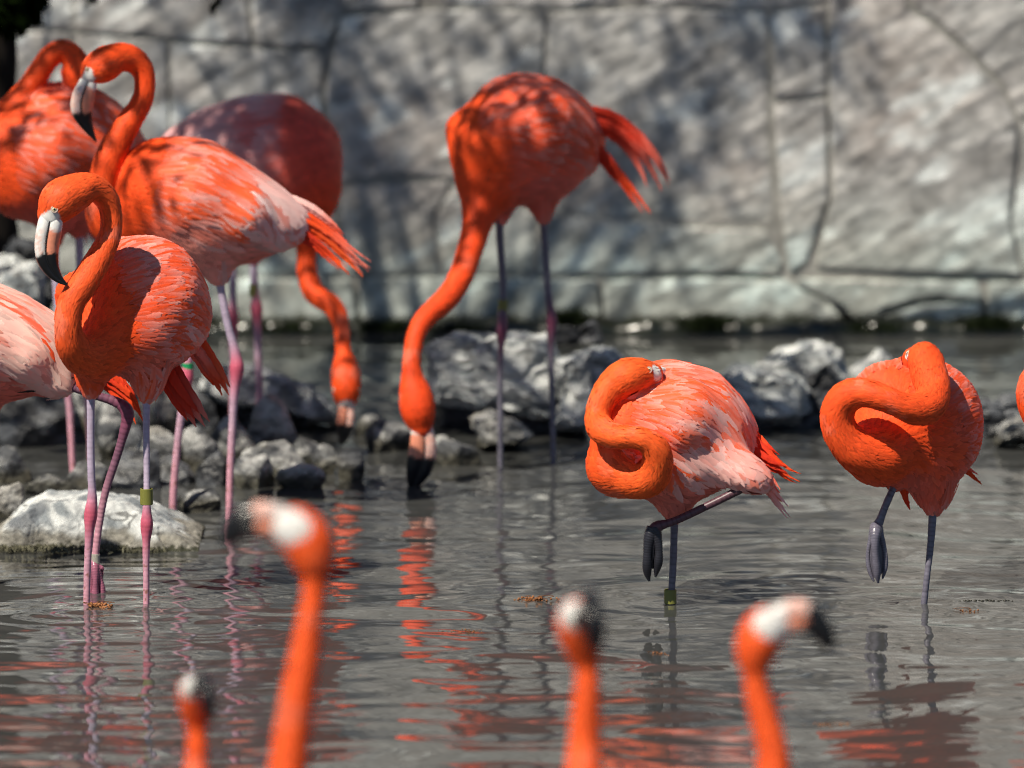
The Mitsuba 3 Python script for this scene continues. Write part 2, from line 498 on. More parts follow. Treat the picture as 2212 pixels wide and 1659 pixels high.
def bill(b, parent, pts, d0=0.0, black=0.5, seed=0, flat=0.62, split=(0.24, -0.2), yaw=0.0, label=None):
    """pts: (x, y, d, full depth of the bill); the first lies inside the face, the last is the tip."""
    Y = b['Y']
    P = np.array([at(p[0], p[1], Y + p[2]) for p in pts])
    Hh = np.array([p[3] * mpp(Y + p[2]) / 2 for p in pts])
    chord = unit(P[-1] - P[0])
    side = np.array(b.get('bill_side', (0, -1, 0.1)), float)      # direction that the flat of the bill faces
    tan = unit(np.gradient(P, axis=0))
    across = unit(np.cross(tan, side))
    mid = P[len(P) // 2] - (P[0] + P[-1]) / 2
    if (across[len(P) // 2] @ mid) < 0:
        across = -across                                            # towards the outside of the bend: the culmen
    q = np.linspace(0, 1, len(P))
    r = np.random.default_rng(seed)
    out = []
    for nm, off, size, w in (('upper_mandible', 0.42, 0.60, flat), ('lower_mandible', -0.36, 0.66, flat * 1.06), ('mouth_line', 0.03, 0.12, flat * 1.10)):
        C = P + across * (Hh * off)[:, None]
        m, t, th = loft(C, Hh * size, np.maximum(Hh * w, 0.0012), up=side, n=18, rows=44)
        v = meshkit.fbm(m.vertices * 160, 3, seed)
        v2 = meshkit.fbm(m.vertices * 420, 2, seed + 3)
        tb = t + 0.10 * (v - 0.5) + 0.05 * (v2 - 0.5)
        if nm == 'mouth_line':
            col = np.tile(BLACK * 2, (len(t), 1))
        else:
            pinkish = BILLPINK * (0.9 if nm[0] == 'l' else 1.0)
            W_ = WHITE * b.get('white', 1.0)
            if nm[0] == 'u':
                pinkish = mixc(W_, BILLPINK * 1.1, b.get('bill_pink', 0.45) * sstep(0.45 - 0.4 * (b.get('bill_pink', 0) > .5), 0.62, v))
                col = mixc(W_, pinkish, sstep(0.12, 0.3, tb))
            else:
                col = mixc(W_, pinkish, sstep(0.17, 0.22, tb))
            col = mixc(col, BLACK, sstep(black - 0.012, black + 0.012, tb))
            col = col * (0.82 + 0.36 * v2[:, None])
        out.append((nm, m, np.clip(col, 0, 1)))
    key = parent + '__bill'
    for nm, m, col in out:
        add(nm, m, 'mat_bill', key, smooth=True, color=col)
    if label:
        labels[key] = {'label': label}


def eye(b, parent, x, y, d, r, face=(0, -1, 0.1)):
    Y = b['Y']
    d = surface(b['fld'], x, y, Y, d) + 0.32 * r * mpp(Y)
    c, s, fz = at(x, y, Y + d), r * mpp(Y), unit(np.array(face, float))
    m = trimesh.creation.icosphere(subdivisions=3, radius=s)
    z = m.vertices @ fz / s
    col = np.where((z > 0.93)[:, None], BLACK, np.where((z > 0.62)[:, None], np.array([0.60, 0.50, 0.30]), np.array([0.55, 0.50, 0.42])))
    m.apply_translation(c)
    k = add('eye', m, 'mat_eye', parent, smooth=True, color=col)
    n = 22
    u = unit(np.cross(fz, [0, 0, 1.0]))
    v = np.cross(u, fz)
    ring = np.array([c + fz * s * 0.50 + (u * math.cos(g) + v * math.sin(g)) * s * 1.02 for g in np.linspace(0, 2 * np.pi, n)])
    m2, t, th = loft(ring, np.full(n, s * 0.26), n=8, rows=60)
    add('eyelid', m2, 'mat_skin', k, smooth=True, color=np.array([0.55, 0.42, 0.36]))


def surface(fld, x, y, Y, fallback):
    q = np.linspace(-0.35, 0.15, 500)
    v = fld.at(np.array([at(x, y, Y + k) for k in q]))
    i = np.where(v < 0)[0]
    return q[i[0]] if len(i) else fallback


def blade(b, parent, pts, w, c0, c1, name='tail_feather', notch=0.0, seed=0, kw=1.0):
    """A long stiff feather: pts (x, y, d), half width w in picture units."""
    Y = b['Y']
    P = np.array([at(p[0], p[1], Y + p[2]) for p in pts])
    s = np.linspace(0, 1, len(P))
    prof = np.interp(s, [0, 0.25, 0.6, 0.85, 1], [0.75, 1.0, 0.92, 0.5, 0.05]) * w * b.get('tail_w', 1.0) * mpp(Y)
    m, t, th = loft(P, prof, np.maximum(prof * 0.10, 0.0006), n=10, rows=30)
    v = meshkit.fbm(m.vertices * np.array([60, 60, 60.]), 3, seed)
    streak = meshkit.noise(np.stack([th * 1.9, t * 2.0, th * 0 + seed], -1))
    col = mixc(c0, c1, sstep(0.35, 1, t + 0.35 * (v - 0.5))) * (0.72 + 0.56 * streak[:, None])
    # barbs part towards the end
    m.vertices += np.random.default_rng(seed).normal(0, 0.0005, m.vertices.shape)
    return add(name, m, 'mat_feather', parent, smooth=True, color=np.clip(col, 0, 0.95))


def foot(b, parent, root, toes, tone, seed=0):
    """toes: lists of (x, y, d, r) from the knuckle on; a web lies between neighbours."""
    Y = b['Y']
    ms, cs = [], []
    lines = []
    for i, toe in enumerate(toes):
        P = np.array([at(*root[:2], Y + root[2])] + [at(p[0], p[1], Y + p[2]) for p in toe])
        R = np.array([root[3] * mpp(Y)] + [p[3] * mpp(Y) for p in toe])
        L = np.linalg.norm(np.diff(P, axis=0), axis=1).sum()
        m, t, th = loft(P, R, n=14, rows=110, bump=lambda t: 1 + 0.045 * np.abs(np.sin(t * L / 0.0052 * np.pi)) + 0.13 * np.sin(t * 3.2 * np.pi))
        ms.append(m)
        ring = np.abs(np.sin(t * L / 0.0052 * np.pi))
        mo = meshkit.fbm(m.vertices * 140, 3, 5 + i)
        cs.append(np.clip(np.tile(tone, (len(t), 1)) * (0.72 + 0.30 * ring + 0.6 * (mo - 0.5))[:, None], 0, 1))
        s = np.linspace(0, 1, len(P))
        lines.append(CubicSpline(s, P)(np.linspace(0, 0.86, 16)))
    for a, c in zip(lines[:-1], lines[1:]):
        g = np.linspace(0, 1, 5)
        V = a[:, None] * (1 - g)[None, :, None] + c[:, None] * g[None, :, None]
        V[..., 1] += 0.004 * np.sin(g * np.pi)[None]
        q = np.arange(15)[:, None] * 5 + np.arange(4)[None]
        f = np.stack([q, q + 5, q + 6, q + 1], -1).reshape(-1, 4)
        f = np.vstack([f[:, [0, 1, 2]], f[:, [0, 2, 3]]])
        ms.append(trimesh.Trimesh(V.reshape(-1, 3), f, process=False))
        cs.append(np.tile(tone * 0.6, (80, 1)))
    return add('foot', join(ms), 'mat_bill', parent, smooth=True, color=np.vstack(cs))


def flamingo(b):
    Y, seed = b['Y'], b['seed']
    key = thing('flamingo', b['label'], 'flamingo', 'flamingos at the pond')
    b['key'] = key
    fld = Field(b.get('h', 0.006))
    tail = np.array([b['tail'][0] * mpp(Y), b['tail'][2], -b['tail'][1] * mpp(Y)])
    tail = unit(tail)

    def chain(nodes, group, tan=None):
        P = [at(n[0], n[1], Y + n[2]) for n in nodes]
        R = [n[3] * mpp(Y + n[2]) for n in nodes]
        for i in range(len(P) - 1):
            fld.cone(P[i], P[i + 1], R[i], R[i + 1], group, tan if tan is not None else P[i + 1] - P[i] + 1e-6)
        return P
    # the neck is drawn as a spline so that it bends evenly
    nk = np.array(b['neck'], float)
    s = np.r_[0, np.cumsum(np.linalg.norm(np.diff(nk[:, :2], axis=0), axis=1) + 400 * np.abs(np.diff(nk[:, 2])))]
    t = np.linspace(0, s[-1], max(4 * len(nk), 24))
    fine = np.c_[CubicSpline(s, nk[:, :3])(t), PchipInterpolator(s, nk[:, 3])(t)]
    npts = chain(fine, 'neck')
    for h_ in b.get('head', []):
        chain(h_, 'neck', npts[3] - npts[0])
    for bd in b['body']:
        bp = chain(bd, 'body', tail)
    n0 = len(fld.prims)
    for wg in b.get('wings', []):
        chain(wg, 'wing', tail)
    fld.wing = fld.prims[n0:]
    fld.thigh = []
    for th in b.get('thigh', []):
        chain(th[:2], 'body')
        n0 = len(fld.prims)
        chain(th[1:], 'body')
        fld.thigh += fld.prims[n0:]
    fld.build(npts[-1], k_body=b.get('k', 0.035), reach=b.get('reach', 0.07))
    b['fld'] = fld
    mesh = fld.mesh()
    pts = np.concatenate([[at(n[0], n[1], Y + n[2]) for n in bd] for bd in b['body']])
    tq = pts @ tail
    t0, t1 = tq.min() - 0.07, tq.max() + 0.06
    pal = b.get('palette', {})
    orange, pale, belly, breast = (np.asarray(pal.get(k, v)) for k, v in (('orange', ORANGE), ('pale', PALE), ('belly', PINK), ('breast', ORANGE)))
    neckc = np.asarray(pal.get('neck', ORANGE))
    paleness = pal.get('paleness', 0.5)
    upv = unit(np.array(b.get('up', (0, -0.15, 1.0))))

    def where(p):
        n = fld.normal(p)
        nk_ = sstep(*b.get('nk', (-0.028, 0.034)), fld.at(p, fld.neckness_grid))
        tt = (p @ tail - t0) / (t1 - t0)
        up = n @ upv
        wing = (1 - nk_) * sstep(-0.42, -0.12, up + 0.10 * (tt - 0.4)) * sstep(*pal.get('wing_from', (0.10, 0.26)), tt)
        if fld.wing:
            dw = np.min([fld.dist(p, *q_[:4]) for q_ in fld.wing], axis=0)
            wing = np.maximum(wing * (0.0 if b.get('wing_only') else 1.0), (1 - nk_) * sstep(0.007, 0.001, dw))
        return n, nk_, tt, up, wing

    def colour(p, seed, jitter=0.10):
        n, nk_, tt, up, wing = where(p)
        r = np.random.default_rng(seed)
        fl = fld.flow(p)
        sd = unit(np.cross(n, fl))
        o = p - pts.mean(0)
        st = meshkit.fbm(np.stack([(o * sd).sum(1) / 0.016, (o * fl).sum(1) / 0.085, up * 1.5 + seed], -1), 3, seed)
        bl = meshkit.fbm(o / 0.045, 3, seed + 7)
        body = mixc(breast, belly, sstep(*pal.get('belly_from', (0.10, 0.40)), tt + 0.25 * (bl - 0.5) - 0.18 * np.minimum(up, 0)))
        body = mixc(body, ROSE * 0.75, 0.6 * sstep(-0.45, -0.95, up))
        band = sstep(0.36, 0.62, st + (paleness - 0.5) + pal.get('rear', 0.25) * (tt - 0.5)) * sstep(*pal.get('pale_from', (0.12, 0.55)), tt)
        wg = mixc(orange, mixc(pale, PINK, 0.35 * sstep(0.4, 0.6, bl)), band)
        c = mixc(body, wg, wing)
        nc = neckc * (0.80 + 0.40 * meshkit.fbm(p / 0.016, 3, seed)[:, None])
        nc = mixc(nc, PINK * [1, 1.3, 1.2], 0.35 * sstep(.60, .75, meshkit.fbm(p / 0.05, 3, seed + 9)))
        c = mixc(c, nc, nk_)
        if fld.thigh:
            dt = np.min([fld.dist(p, *q_[:4]) for q_ in fld.thigh], axis=0)
            c = mixc(c, mixc(PINK, PALE, 0.35 + 0 * bl), sstep(0.012, 0.0, dt) * (1 - nk_))
        c = c * (1 + r.normal(0, jitter, (len(p), 1)))
        return np.clip(c, 0.004, 0.92), wing, nk_, tt

    if b.get('face'):                                     # bare white skin between eye and bill
        fc = [(at(x, y, Y + surface(fld, x, y, Y, d)), r_ * mpp(Y)) for x, y, d, r_ in b['face']]
    else:
        fc = []

    def faced(p, c):
        for q, r_ in fc:
            c = mixc(c, WHITE * b.get('white', 0.95), sstep(1.06, 0.94, np.linalg.norm(p - q, axis=1) / r_))
        return c

    def bald(p):
        k = np.zeros(len(p), bool)
        for q, r_ in fc:
            k |= np.linalg.norm(p - q, axis=1) < r_ * 1.0
        return k
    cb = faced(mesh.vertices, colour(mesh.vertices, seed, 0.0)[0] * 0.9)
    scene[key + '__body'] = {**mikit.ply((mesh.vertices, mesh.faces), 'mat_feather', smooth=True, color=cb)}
    USED.add(key + '__body')
    # small feathers on neck, breast and belly
    dens = b.get('dens', 1.0)

    def sp_small(p):
        n, nk_, tt, up, wing = where(p)
        return (0.0088 - 0.0027 * nk_ + 0.002 * sstep(0.2, 0.6, tt) * (1 - nk_)) / dens
    P = spread(mesh, sp_small, seed + 1)
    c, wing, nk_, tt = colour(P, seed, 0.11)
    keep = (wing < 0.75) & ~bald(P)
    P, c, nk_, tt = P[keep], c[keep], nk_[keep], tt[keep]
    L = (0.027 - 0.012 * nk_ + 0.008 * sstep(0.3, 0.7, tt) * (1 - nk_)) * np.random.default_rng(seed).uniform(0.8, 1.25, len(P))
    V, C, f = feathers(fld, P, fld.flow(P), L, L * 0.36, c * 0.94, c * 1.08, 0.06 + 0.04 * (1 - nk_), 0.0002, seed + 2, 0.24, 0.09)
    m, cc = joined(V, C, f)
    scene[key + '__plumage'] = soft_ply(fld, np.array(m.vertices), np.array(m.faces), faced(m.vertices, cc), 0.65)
    labels[key + '__plumage'] = {'kind': 'stuff'}
    # wing: coverts joined, the large feathers one by one

    def sp_wing(p):
        n, nk_, tt, up, wing = where(p)
        return (0.0112 + 0.0058 * sstep(0.25, 0.75, tt)) / dens ** 0.5
    P = spread(mesh, sp_wing, seed + 3)
    c, wing, nk_, tt = colour(P, seed, 0.11)
    keep = (wing > 0.35) & ~bald(P)
    P, c, tt = P[keep], c[keep], tt[keep]
    r = np.random.default_rng(seed + 4)
    L = (0.042 + 0.082 * sstep(0.15, 0.8, tt)) * r.uniform(0.8, 1.2, len(P))
    droop = fld.flow(P) + np.array([0, 0, -1.0]) * (1.6 * pal.get('droop', 0.35) * sstep(0.25, 0.8, tt))[:, None]
    tipc = np.where(r.random((len(P), 1)) < 0.5, c * 1.12, mixc(c, pale, np.full(len(P), 0.35)))
    V, C, f = feathers(fld, P, droop, L, L * r.uniform(0.25, 0.33, len(P)) * (1 - 0.33 * sstep(0.04, 0.09, L)), c * 0.95, tipc, 0.034, 0.003, seed + 5, 0.10, 0.08)
    V, C = V, C.reshape(len(P), 5, 3, 3)
    C[:, :, (0, 2)] = C[:, :, (0, 2)] * 0.84 + pale * 0.16
    C[:, :, 0] *= r.uniform(0.78, 1.05, (len(P), 1, 1))
    C = C.reshape(len(P), 15, 3)
    N = fld.normal(P)
    big = np.where((L > 0.062) & (N[:, 1] < 0.25))[0]
    big = big[np.argsort(P[big, 1])][:b.get('big', 60)]
    small = np.setdiff1d(np.arange(len(P)), big)
    if len(small) > 12:
        m, cc = joined(V[small], C[small], f)
        scene[key + '__wing__coverts'] = soft_ply(fld, np.array(m.vertices), np.array(m.faces), cc, 0.75)
        labels[key + '__wing__coverts'] = {'kind': 'stuff'}
    for i in big:
        scene[numbered(key + '__wing__feather')] = soft_ply(fld, V[i], f, C[i], 0.75)
    for i, tf in enumerate(b.get('tails', [])):
        if len(tf) > 4 or tf[1] < 9:
            blade(b, key, tf[0], tf[1], tf[2], tf[3], seed=seed * 31 + i, name=tf[4] if len(tf) > 4 else 'tail_feather')
            continue
        rb = np.random.default_rng(seed * 31 + i)
        q = np.array(tf[0], float)
        nrm = unit(np.array([-(q[-1, 1] - q[0, 1]), q[-1, 0] - q[0, 0]]))
        for j, off in enumerate((-.55, 0.0, .55)):            # each tail quill lies in a small fan
            p_ = q.copy()
            g = np.linspace(0, 1, len(q))
            p_[:, :2] += nrm * ((off * tf[1] * (.7 + .45 * g ** 2) + rb.normal(0, 2.5) * g)[:, None])
            p_[:, :2] = p_[0, :2] + (p_[:, :2] - p_[0, :2]) * (1 if j == 1 else rb.uniform(.86, .99))
            p_[:, 2] += off * .012
            blade(b, key, [tuple(k_) for k_ in p_], tf[1] * .58, np.asarray(tf[2]) * rb.uniform(.85, 1.1), np.asarray(tf[3]) * rb.uniform(.85, 1.1), seed=seed * 93 + i * 3 + j)
    if 'bill' in b:
        bill(b, key, b['bill'], black=b.get('black', 0.5), seed=seed, flat=b.get('bill_flat', 0.62))
    for e in b.get('eyes', []):
        eye(b, key, *e)
    for i, (p, tone, bands) in enumerate(b.get('legs', [])):
        leg(b, key, p, tone, bands, seed=seed * 17 + i)
    for root, toes, tone in b.get('feet', []):
        foot(b, key, root, toes, tone)
    return key


OLIVE = 'mat_band_olive'
birds = []
# C: standing in front, neck folded back in an S, bill towards its own breast
birds.append(dict(
    Y=17.0, seed=3, h=0.005, wings=[[(330, 622, .10, 58), (352, 642, .088, 76), (395, 676, .14, 52), (414, 718, .19, 26)]], label='front flamingo with an S-shaped neck, bill by its breast, olive band on one leg',
    neck=[(121, 446, -.14, 36), (132, 432, -.135, 43), (160, 417, -.12, 39), (195, 404, -.10, 28), (226, 424, -.08, 24), (240, 462, -.07, 21.5), (240, 495, -.07, 21.5),
          (226, 535, -.08, 24), (202, 578, -.10, 27), (174, 622, -.12, 28), (151, 664, -.13, 27), (147, 706, -.13, 27), (155, 742, -.11, 33), (178, 766, -.07, 42), (212, 758, -.02, 55)],
    head=[[(121, 446, -.14, 36), (111, 464, -.143, 28), (108, 480, -.145, 19)]],
    body=[[(222, 742, -.01, 58), (268, 702, .05, 96), (308, 632, .11, 108), (336, 660, .15, 100), (352, 690, .19, 84), (384, 690, .25, 52)],
          [(262, 590, .06, 66), (308, 632, .11, 108)], [(172, 640, .06, 50), (230, 660, .06, 80)], [(300, 715, .07, 92), (330, 712, .12, 88)]],
    thigh=[[(200, 765, .0, 40), (197, 815, .0, 23), (196, 850, .0, 10)], [(325, 770, .06, 45), (319, 822, .04, 24), (317, 858, .03, 10)]],
    tail=(170, 10, .22), up=(0.1, -0.1, 1),
    palette=dict(paleness=.38, belly=PINK * .95, rear=-0.1, wing_from=(0.16, 0.3), droop=.5, neck=ORANGE * [.98, 1.25, 1.6], belly_from=(.18, .5)),
    face=[(112, 470, -.17, 17), (106, 484, -.16, 26)],
    bill=[(111, 462, -.148, 46), (106, 496, -.152, 54), (101, 530, -.15, 52), (102, 556, -.15, 47), (112, 583, -.15, 33), (128, 603, -.15, 18), (145, 615, -.15, 5)], black=.50,
    eyes=[(118, 452, -.168, 6.5)],
    tails=[([(395, 690, .2), (430, 745, .18), (465, 800, .17), (496, 853, .16)], 20, ORANGE, ORANGE * [.98, 1.6, 4]), ([(390, 720, .2), (425, 760, .17), (455, 805, .16), (478, 838, .155)], 17, PINK, ORANGE * .9),
           ([(345, 740, .14), (368, 800, .12), (405, 865, .11), (441, 922, .1)], 24, DEEP, PINK * .9), ([(335, 745, .14), (358, 808, .11), (388, 860, .10), (420, 905, .1)], 20, DEEP, DEEP)],
    legs=[([(196, 835, .0, 10), (196, 900, .0, 8.5), (198, 1040, .0, 8.5), (199, 1075, .0, 10.5), (196, 1112, .0, 14.5, 'j'), (193, 1150, .0, 10), (190, 1200, .0, 8), (187, 1320, .0, 7.5), (185, 1420, .0, 7)], 'pink', []),
          ([(317, 845, .03, 9.5), (316, 920, .02, 7.5), (317, 1040, .01, 7), (317, 1095, .0, 9), (317, 1133, .0, 13.5, 'j'), (316, 1175, .0, 8.5), (316, 1260, .0, 7), (316, 1330, .0, 6.8), (316, 1420, .0, 6.5)], 'pink',
           [(316.5, 1055, 1090, 14, OLIVE, None)])]))
# D: behind it, in profile, neck in a hook, head turned to the viewer's left
birds.append(dict(
    Y=18.3, seed=5, wings=[[(335, 400, -.035, 60), (420, 428, -.055, 86), (520, 464, -.06, 62), (606, 488, -.02, 24)]], tail_w=.62, nk=(-.049, .048), label='pale-winged flamingo in profile with a hooked neck and forked tail, second from the front',
    neck=[(207, 148, -.06, 29), (224, 140, -.05, 36), (250, 126, -.03, 30), (280, 126, -.01, 27), (305, 146, .0, 23), (313, 180, .0, 20), (308, 214, .0, 21), (284, 256, -.01, 24), (254, 305, -.02, 28),
          (232, 352, -.03, 29), (222, 400, -.03, 29), (215, 440, -.03, 29), (226, 474, -.02, 36), (262, 480, .0, 58)],
    head=[[(207, 148, -.06, 29), (196, 160, -.065, 21)]],
    body=[[(290, 470, .0, 62), (345, 402, .0, 90), (400, 424, .0, 118), (462, 456, .0, 115), (530, 470, .0, 86), (590, 478, .0, 55), (632, 484, .0, 30)]],
    thigh=[[(450, 520, -.03, 55), (467, 575, -.03, 22), (472, 600, -.03, 11)], [(400, 520, .05, 50), (408, 560, .05, 20)]],
    tail=(300, 70, .02),
    bill_pink=.55, palette=dict(paleness=.46, rear=.6, orange=ORANGE * [1, 1.2, 1.5], pale=[.82, .55, .52], belly=[.74, .27, .22], wing_from=(.16, .32), droop=.45, belly_from=(.2, .5)),
    face=[(192, 156, -.095, 10), (190, 170, -.08, 15)],
    bill=[(197, 160, -.065, 30), (188, 185, -.065, 40), (179, 212, -.065, 48), (177, 238, -.065, 46), (184, 262, -.065, 32), (196, 286, -.065, 16), (208, 306, -.065, 4)], black=.56,
    eyes=[(190, 149, -.088, 5)],
    tails=[([(600, 445, .0), (655, 465, .0), (725, 515, .0), (803, 576, .0)], 15, ORANGE, PINK), ([(605, 470, -.01), (655, 490, -.01), (720, 535, -.01), (784, 598, -.01)], 17, ORANGE, ORANGE * [1, 1.5, 2]), ([(600, 462, -.02), (660, 480, -.02), (735, 530, -.02), (795, 588, -.02)], 12, ORANGE, PINK), ([(600, 430, .0), (650, 440, .0), (700, 470, .0), (745, 515, .0)], 18, PALE, ORANGE), ([(600, 480, -.02), (650, 500, -.02), (705, 545, -.02), (755, 590, -.02)], 12, DEEP, ORANGE),
           ([(600, 455, .01), (660, 475, .01), (720, 522, .01), (772, 572, .01)], 16, DEEP, PINK), ([(600, 490, -.015), (640, 508, -.015), (680, 525, -.015), (712, 552, -.015)], 13, DEEP, DEEP),
           ([(610, 440, .02), (660, 452, .02), (710, 492, .02), (765, 540, .02)], 15, ORANGE, ORANGE)],
    legs=[([(470, 585, -.03, 11), (480, 640, -.03, 8.5), (497, 720, -.03, 8.5), (509, 765, -.03, 11), (512, 795, -.03, 15.5, 'j'), (508, 835, -.03, 10.5), (503, 900, -.03, 8.5), (498, 1005, -.03, 8), (495, 1105, -.03, 7.5), (494, 1190, -.03, 7)], 'pink', []),
          ([(408, 550, .05, 11), (407, 680, .04, 8.5), (406, 780, .03, 10), (404, 812, .03, 14, 'j'), (398, 855, .03, 10), (391, 900, .03, 8.5), (381, 985, .03, 8), (374, 1080, .03, 8), (374, 1150, .03, 7.5), (374, 1200, .03, 7)], 'pink',
           [(406, 784, 797, 12, 'mat_band_green', 'green leg band')])]))
# G: asleep on one leg
birds.append(dict(
    Y=17.0, seed=7, h=0.005, wings=[[(1378, 890, -.035, 55), (1465, 905, -.035, 82), (1548, 940, .01, 56), (1598, 965, .05, 26)]], tail_w=.72, label='flamingo asleep on one leg, head on its back, dark foot drawn up',
    neck=[(1394, 806, -.06, 27), (1378, 808, -.065, 33), (1352, 816, -.07, 39), (1325, 834, -.07, 34), (1302, 862, -.09, 27), (1291, 895, -.10, 25), (1299, 927, -.13, 28), (1328, 942, -.15, 25), (1362, 945, -.165, 22),
          (1396, 952, -.165, 24), (1417, 972, -.155, 29), (1420, 1002, -.14, 32), (1405, 1030, -.12, 38), (1370, 1032, -.09, 44), (1338, 1010, -.05, 58)],
    head=[[(1394, 806, -.06, 27), (1410, 807, -.055, 21)]],
    body=[[(1335, 1000, -.04, 66), (1400, 945, .02, 104), (1440, 915, .03, 122), (1495, 926, .05, 116), (1540, 945, .07, 80), (1572, 962, .08, 50)],
          [(1420, 990, .0, 84), (1470, 985, .02, 92), (1520, 985, .05, 70)], [(1350, 930, -.05, 62), (1400, 930, .0, 100)], [(1372, 885, -.02, 62), (1420, 900, .02, 100)]],
    thigh=[[(1455, 1030, .0, 58), (1457, 1082, .0, 26), (1458, 1114, .0, 10)], [(1540, 985, -.02, 52), (1590, 1012, -.04, 30), (1625, 1030, -.05, 18), (1650, 1040, -.05, 13)]],
    tail=(240, 55, .06), up=(0.1, -0.1, 1),
    palette=dict(paleness=.42, rear=.45, orange=ORANGE * [1, 1.25, 1.6], wing_from=(.12, .26), pale_from=(.02, .12), droop=.5, neck=ORANGE * [1, 1.4, 1.5], belly=PINK, belly_from=(.2, .42)),
    face=[(1415, 797, -.06, 9), (1419, 806, -.06, 11), (1422, 815, -.06, 11)],
    bill=[(1412, 808, -.045, 34), (1426, 808, -.03, 32), (1446, 815, .03, 28), (1475, 822, .05, 24), (1490, 840, .06, 10)], black=.62,
    eyes=[(1402, 799, -.008, 5.6)],
    tails=[([(1575, 930, .06), (1625, 950, .05), (1675, 1000, .04), (1730, 1037, .04)], 14, DEEP, ORANGE), ([(1580, 950, .05), (1622, 975, .04), (1662, 1002, .035), (1700, 1020, .035)], 20, DEEP, DEEP),
           ([(1580, 925, .07), (1620, 935, .07), (1650, 962, .06), (1688, 1000, .06)], 15, ORANGE, DEEP), ([(1590, 985, .0), (1640, 1030, -.01), (1672, 1068, -.01), (1711, 1115, -.01)], 13, PINK, PALE),
           ([(1585, 985, .0), (1635, 1020, .0), (1662, 1050, .0), (1690, 1082, .0)], 18, PINK, PINK), ([(1592, 975, .01), (1635, 1010, .01), (1660, 1035, .01), (1683, 1068, .01)], 14, DEEP, PINK),
           ([(1580, 915, .08), (1600, 915, .08), (1612, 914, .08), (1622, 913, .08)], 6, ORANGE, ORANGE)],
    legs=[([(1458, 1095, .0, 9.5), (1456, 1160, .0, 8.2), (1453, 1240, .0, 7.8), (1449, 1300, .0, 7.5), (1446, 1400, .0, 7.2)], 'grey', [(1448, 1273, 1304, 13.5, OLIVE, 'olive leg band at the waterline')]),
          ([(1652, 1038, -.05, 12), (1630, 1044, -.05, 11), (1570, 1072, -.05, 9), (1500, 1106, -.05, 8.5), (1440, 1131, -.05, 9), (1420, 1138, -.05, 13), (1411, 1146, -.05, 14)], 'dark', [])],
    feet=[((1412, 1142, -.05, 15), [[(1401, 1175, -.055, 11), (1398, 1215, -.055, 10), (1399, 1240, -.05, 7), (1403, 1256, -.05, 2)],
                                     [(1411, 1170, -.055, 6), (1410, 1200, -.05, 5), (1409, 1228, -.045, 3)],
                                     [(1421, 1172, -.055, 9.5), (1423, 1205, -.055, 9.5), (1419, 1230, -.05, 6.5), (1416, 1247, -.05, 2)]], BLACKLEG * .7)]))
# H: asleep too, seen from the breast
H_ = dict(
    Y=17.0, seed=11, h=0.005, label='flamingo asleep with neck coiled before its breast, a scaly grey foot hanging',
    neck=[(1993, 765, .0, 24), (1999, 779, -.01, 37), (2008, 812, -.05, 37), (2016, 845, -.09, 35), (2003, 878, -.13, 36), (1972, 884, -.16, 31), (1938, 872, -.175, 26), (1898, 856, -.175, 27), (1858, 848, -.16, 30),
          (1822, 864, -.14, 34), (1808, 900, -.13, 35), (1822, 942, -.12, 38), (1858, 972, -.10, 50), (1900, 980, -.06, 66)],
    head=[[(1993, 765, .0, 24), (1975, 775, .04, 24)]],
    body=[[(1900, 970, -.05, 72), (1945, 920, .04, 108), (1985, 910, .12, 124), (1995, 905, .22, 112), (2005, 930, .30, 80), (2010, 955, .36, 45)],
          [(2010, 960, .05, 90), (2012, 955, .15, 88)], [(1918, 862, .06, 74), (1960, 880, .1, 96)]],
    thigh=[[(2010, 1010, .05, 60), (2015, 1062, .04, 32), (2016, 1102, .03, 10)], [(1945, 1000, .03, 40), (1935, 1040, .0, 16)]],
    tail=(40, 25, .42), up=(0.05, -0.1, 1),
    palette=dict(paleness=.24, rear=0, orange=ORANGE, neck=ORANGE * [1, 1.1, 1.3], belly=ROSE * [1.05, 1.2, 1.2], wing_from=(.2, .34), droop=.5, belly_from=(.1, .5)),
    face=[(1962, 768, .03, 11)],
    bill=[(1975, 775, .045, 36), (1962, 782, .08, 36), (1955, 795, .12, 34), (1950, 812, .15, 24), (1950, 830, .17, 8)], black=.6, bill_side=(-1, -.3, .3),
    eyes=[(1964, 762, .035, 4, (-1, -0.4, 0.1))],
    tails=[([(2055, 985, .28), (2078, 1008, .27), (2100, 1028, .27), (2121, 1046, .27)], 6, ORANGE, ORANGE), ([(2052, 985, .3), (2075, 1000, .29), (2092, 1012, .29), (2113, 1025, .29)], 5, ORANGE, PINK),
           ([(1935, 1010, .25), (1946, 1042, .24), (1956, 1075, .24), (1966, 1102, .24)], 8, ORANGE, DEEP), ([(1938, 1020, .26), (1950, 1045, .25), (1958, 1055, .25), (1962, 1068, .25)], 6, ORANGE, ORANGE)],
    legs=[([(2016, 1090, .03, 10), (2013, 1140, .02, 8.5), (2009, 1190, .01, 7.5), (2002, 1250, .0, 7), (1996, 1305, .0, 7.5), (1994, 1320, .0, 9), (1986, 1420, .0, 7)], 'grey', []),
          ([(1938, 1030, .0, 9), (1925, 1065, -.02, 8), (1908, 1105, -.03, 8), (1899, 1128, -.03, 10), (1892, 1140, -.03, 13)], 'grey', [])],
    feet=[((1893, 1138, -.03, 14), [[(1880, 1170, -.03, 5.5), (1875, 1210, -.03, 5), (1881, 1240, -.03, 4), (1888, 1256, -.03, 2)],
                                     [(1890, 1165, -.05, 9), (1892, 1205, -.05, 8), (1895, 1238, -.045, 6.5), (1897, 1259, -.04, 2.5)],
                                     [(1905, 1165, -.03, 6), (1912, 1200, -.03, 6), (1912, 1225, -.03, 5), (1906, 1250, -.03, 2)]], GREYLEG * .8)])
birds.append(H_)
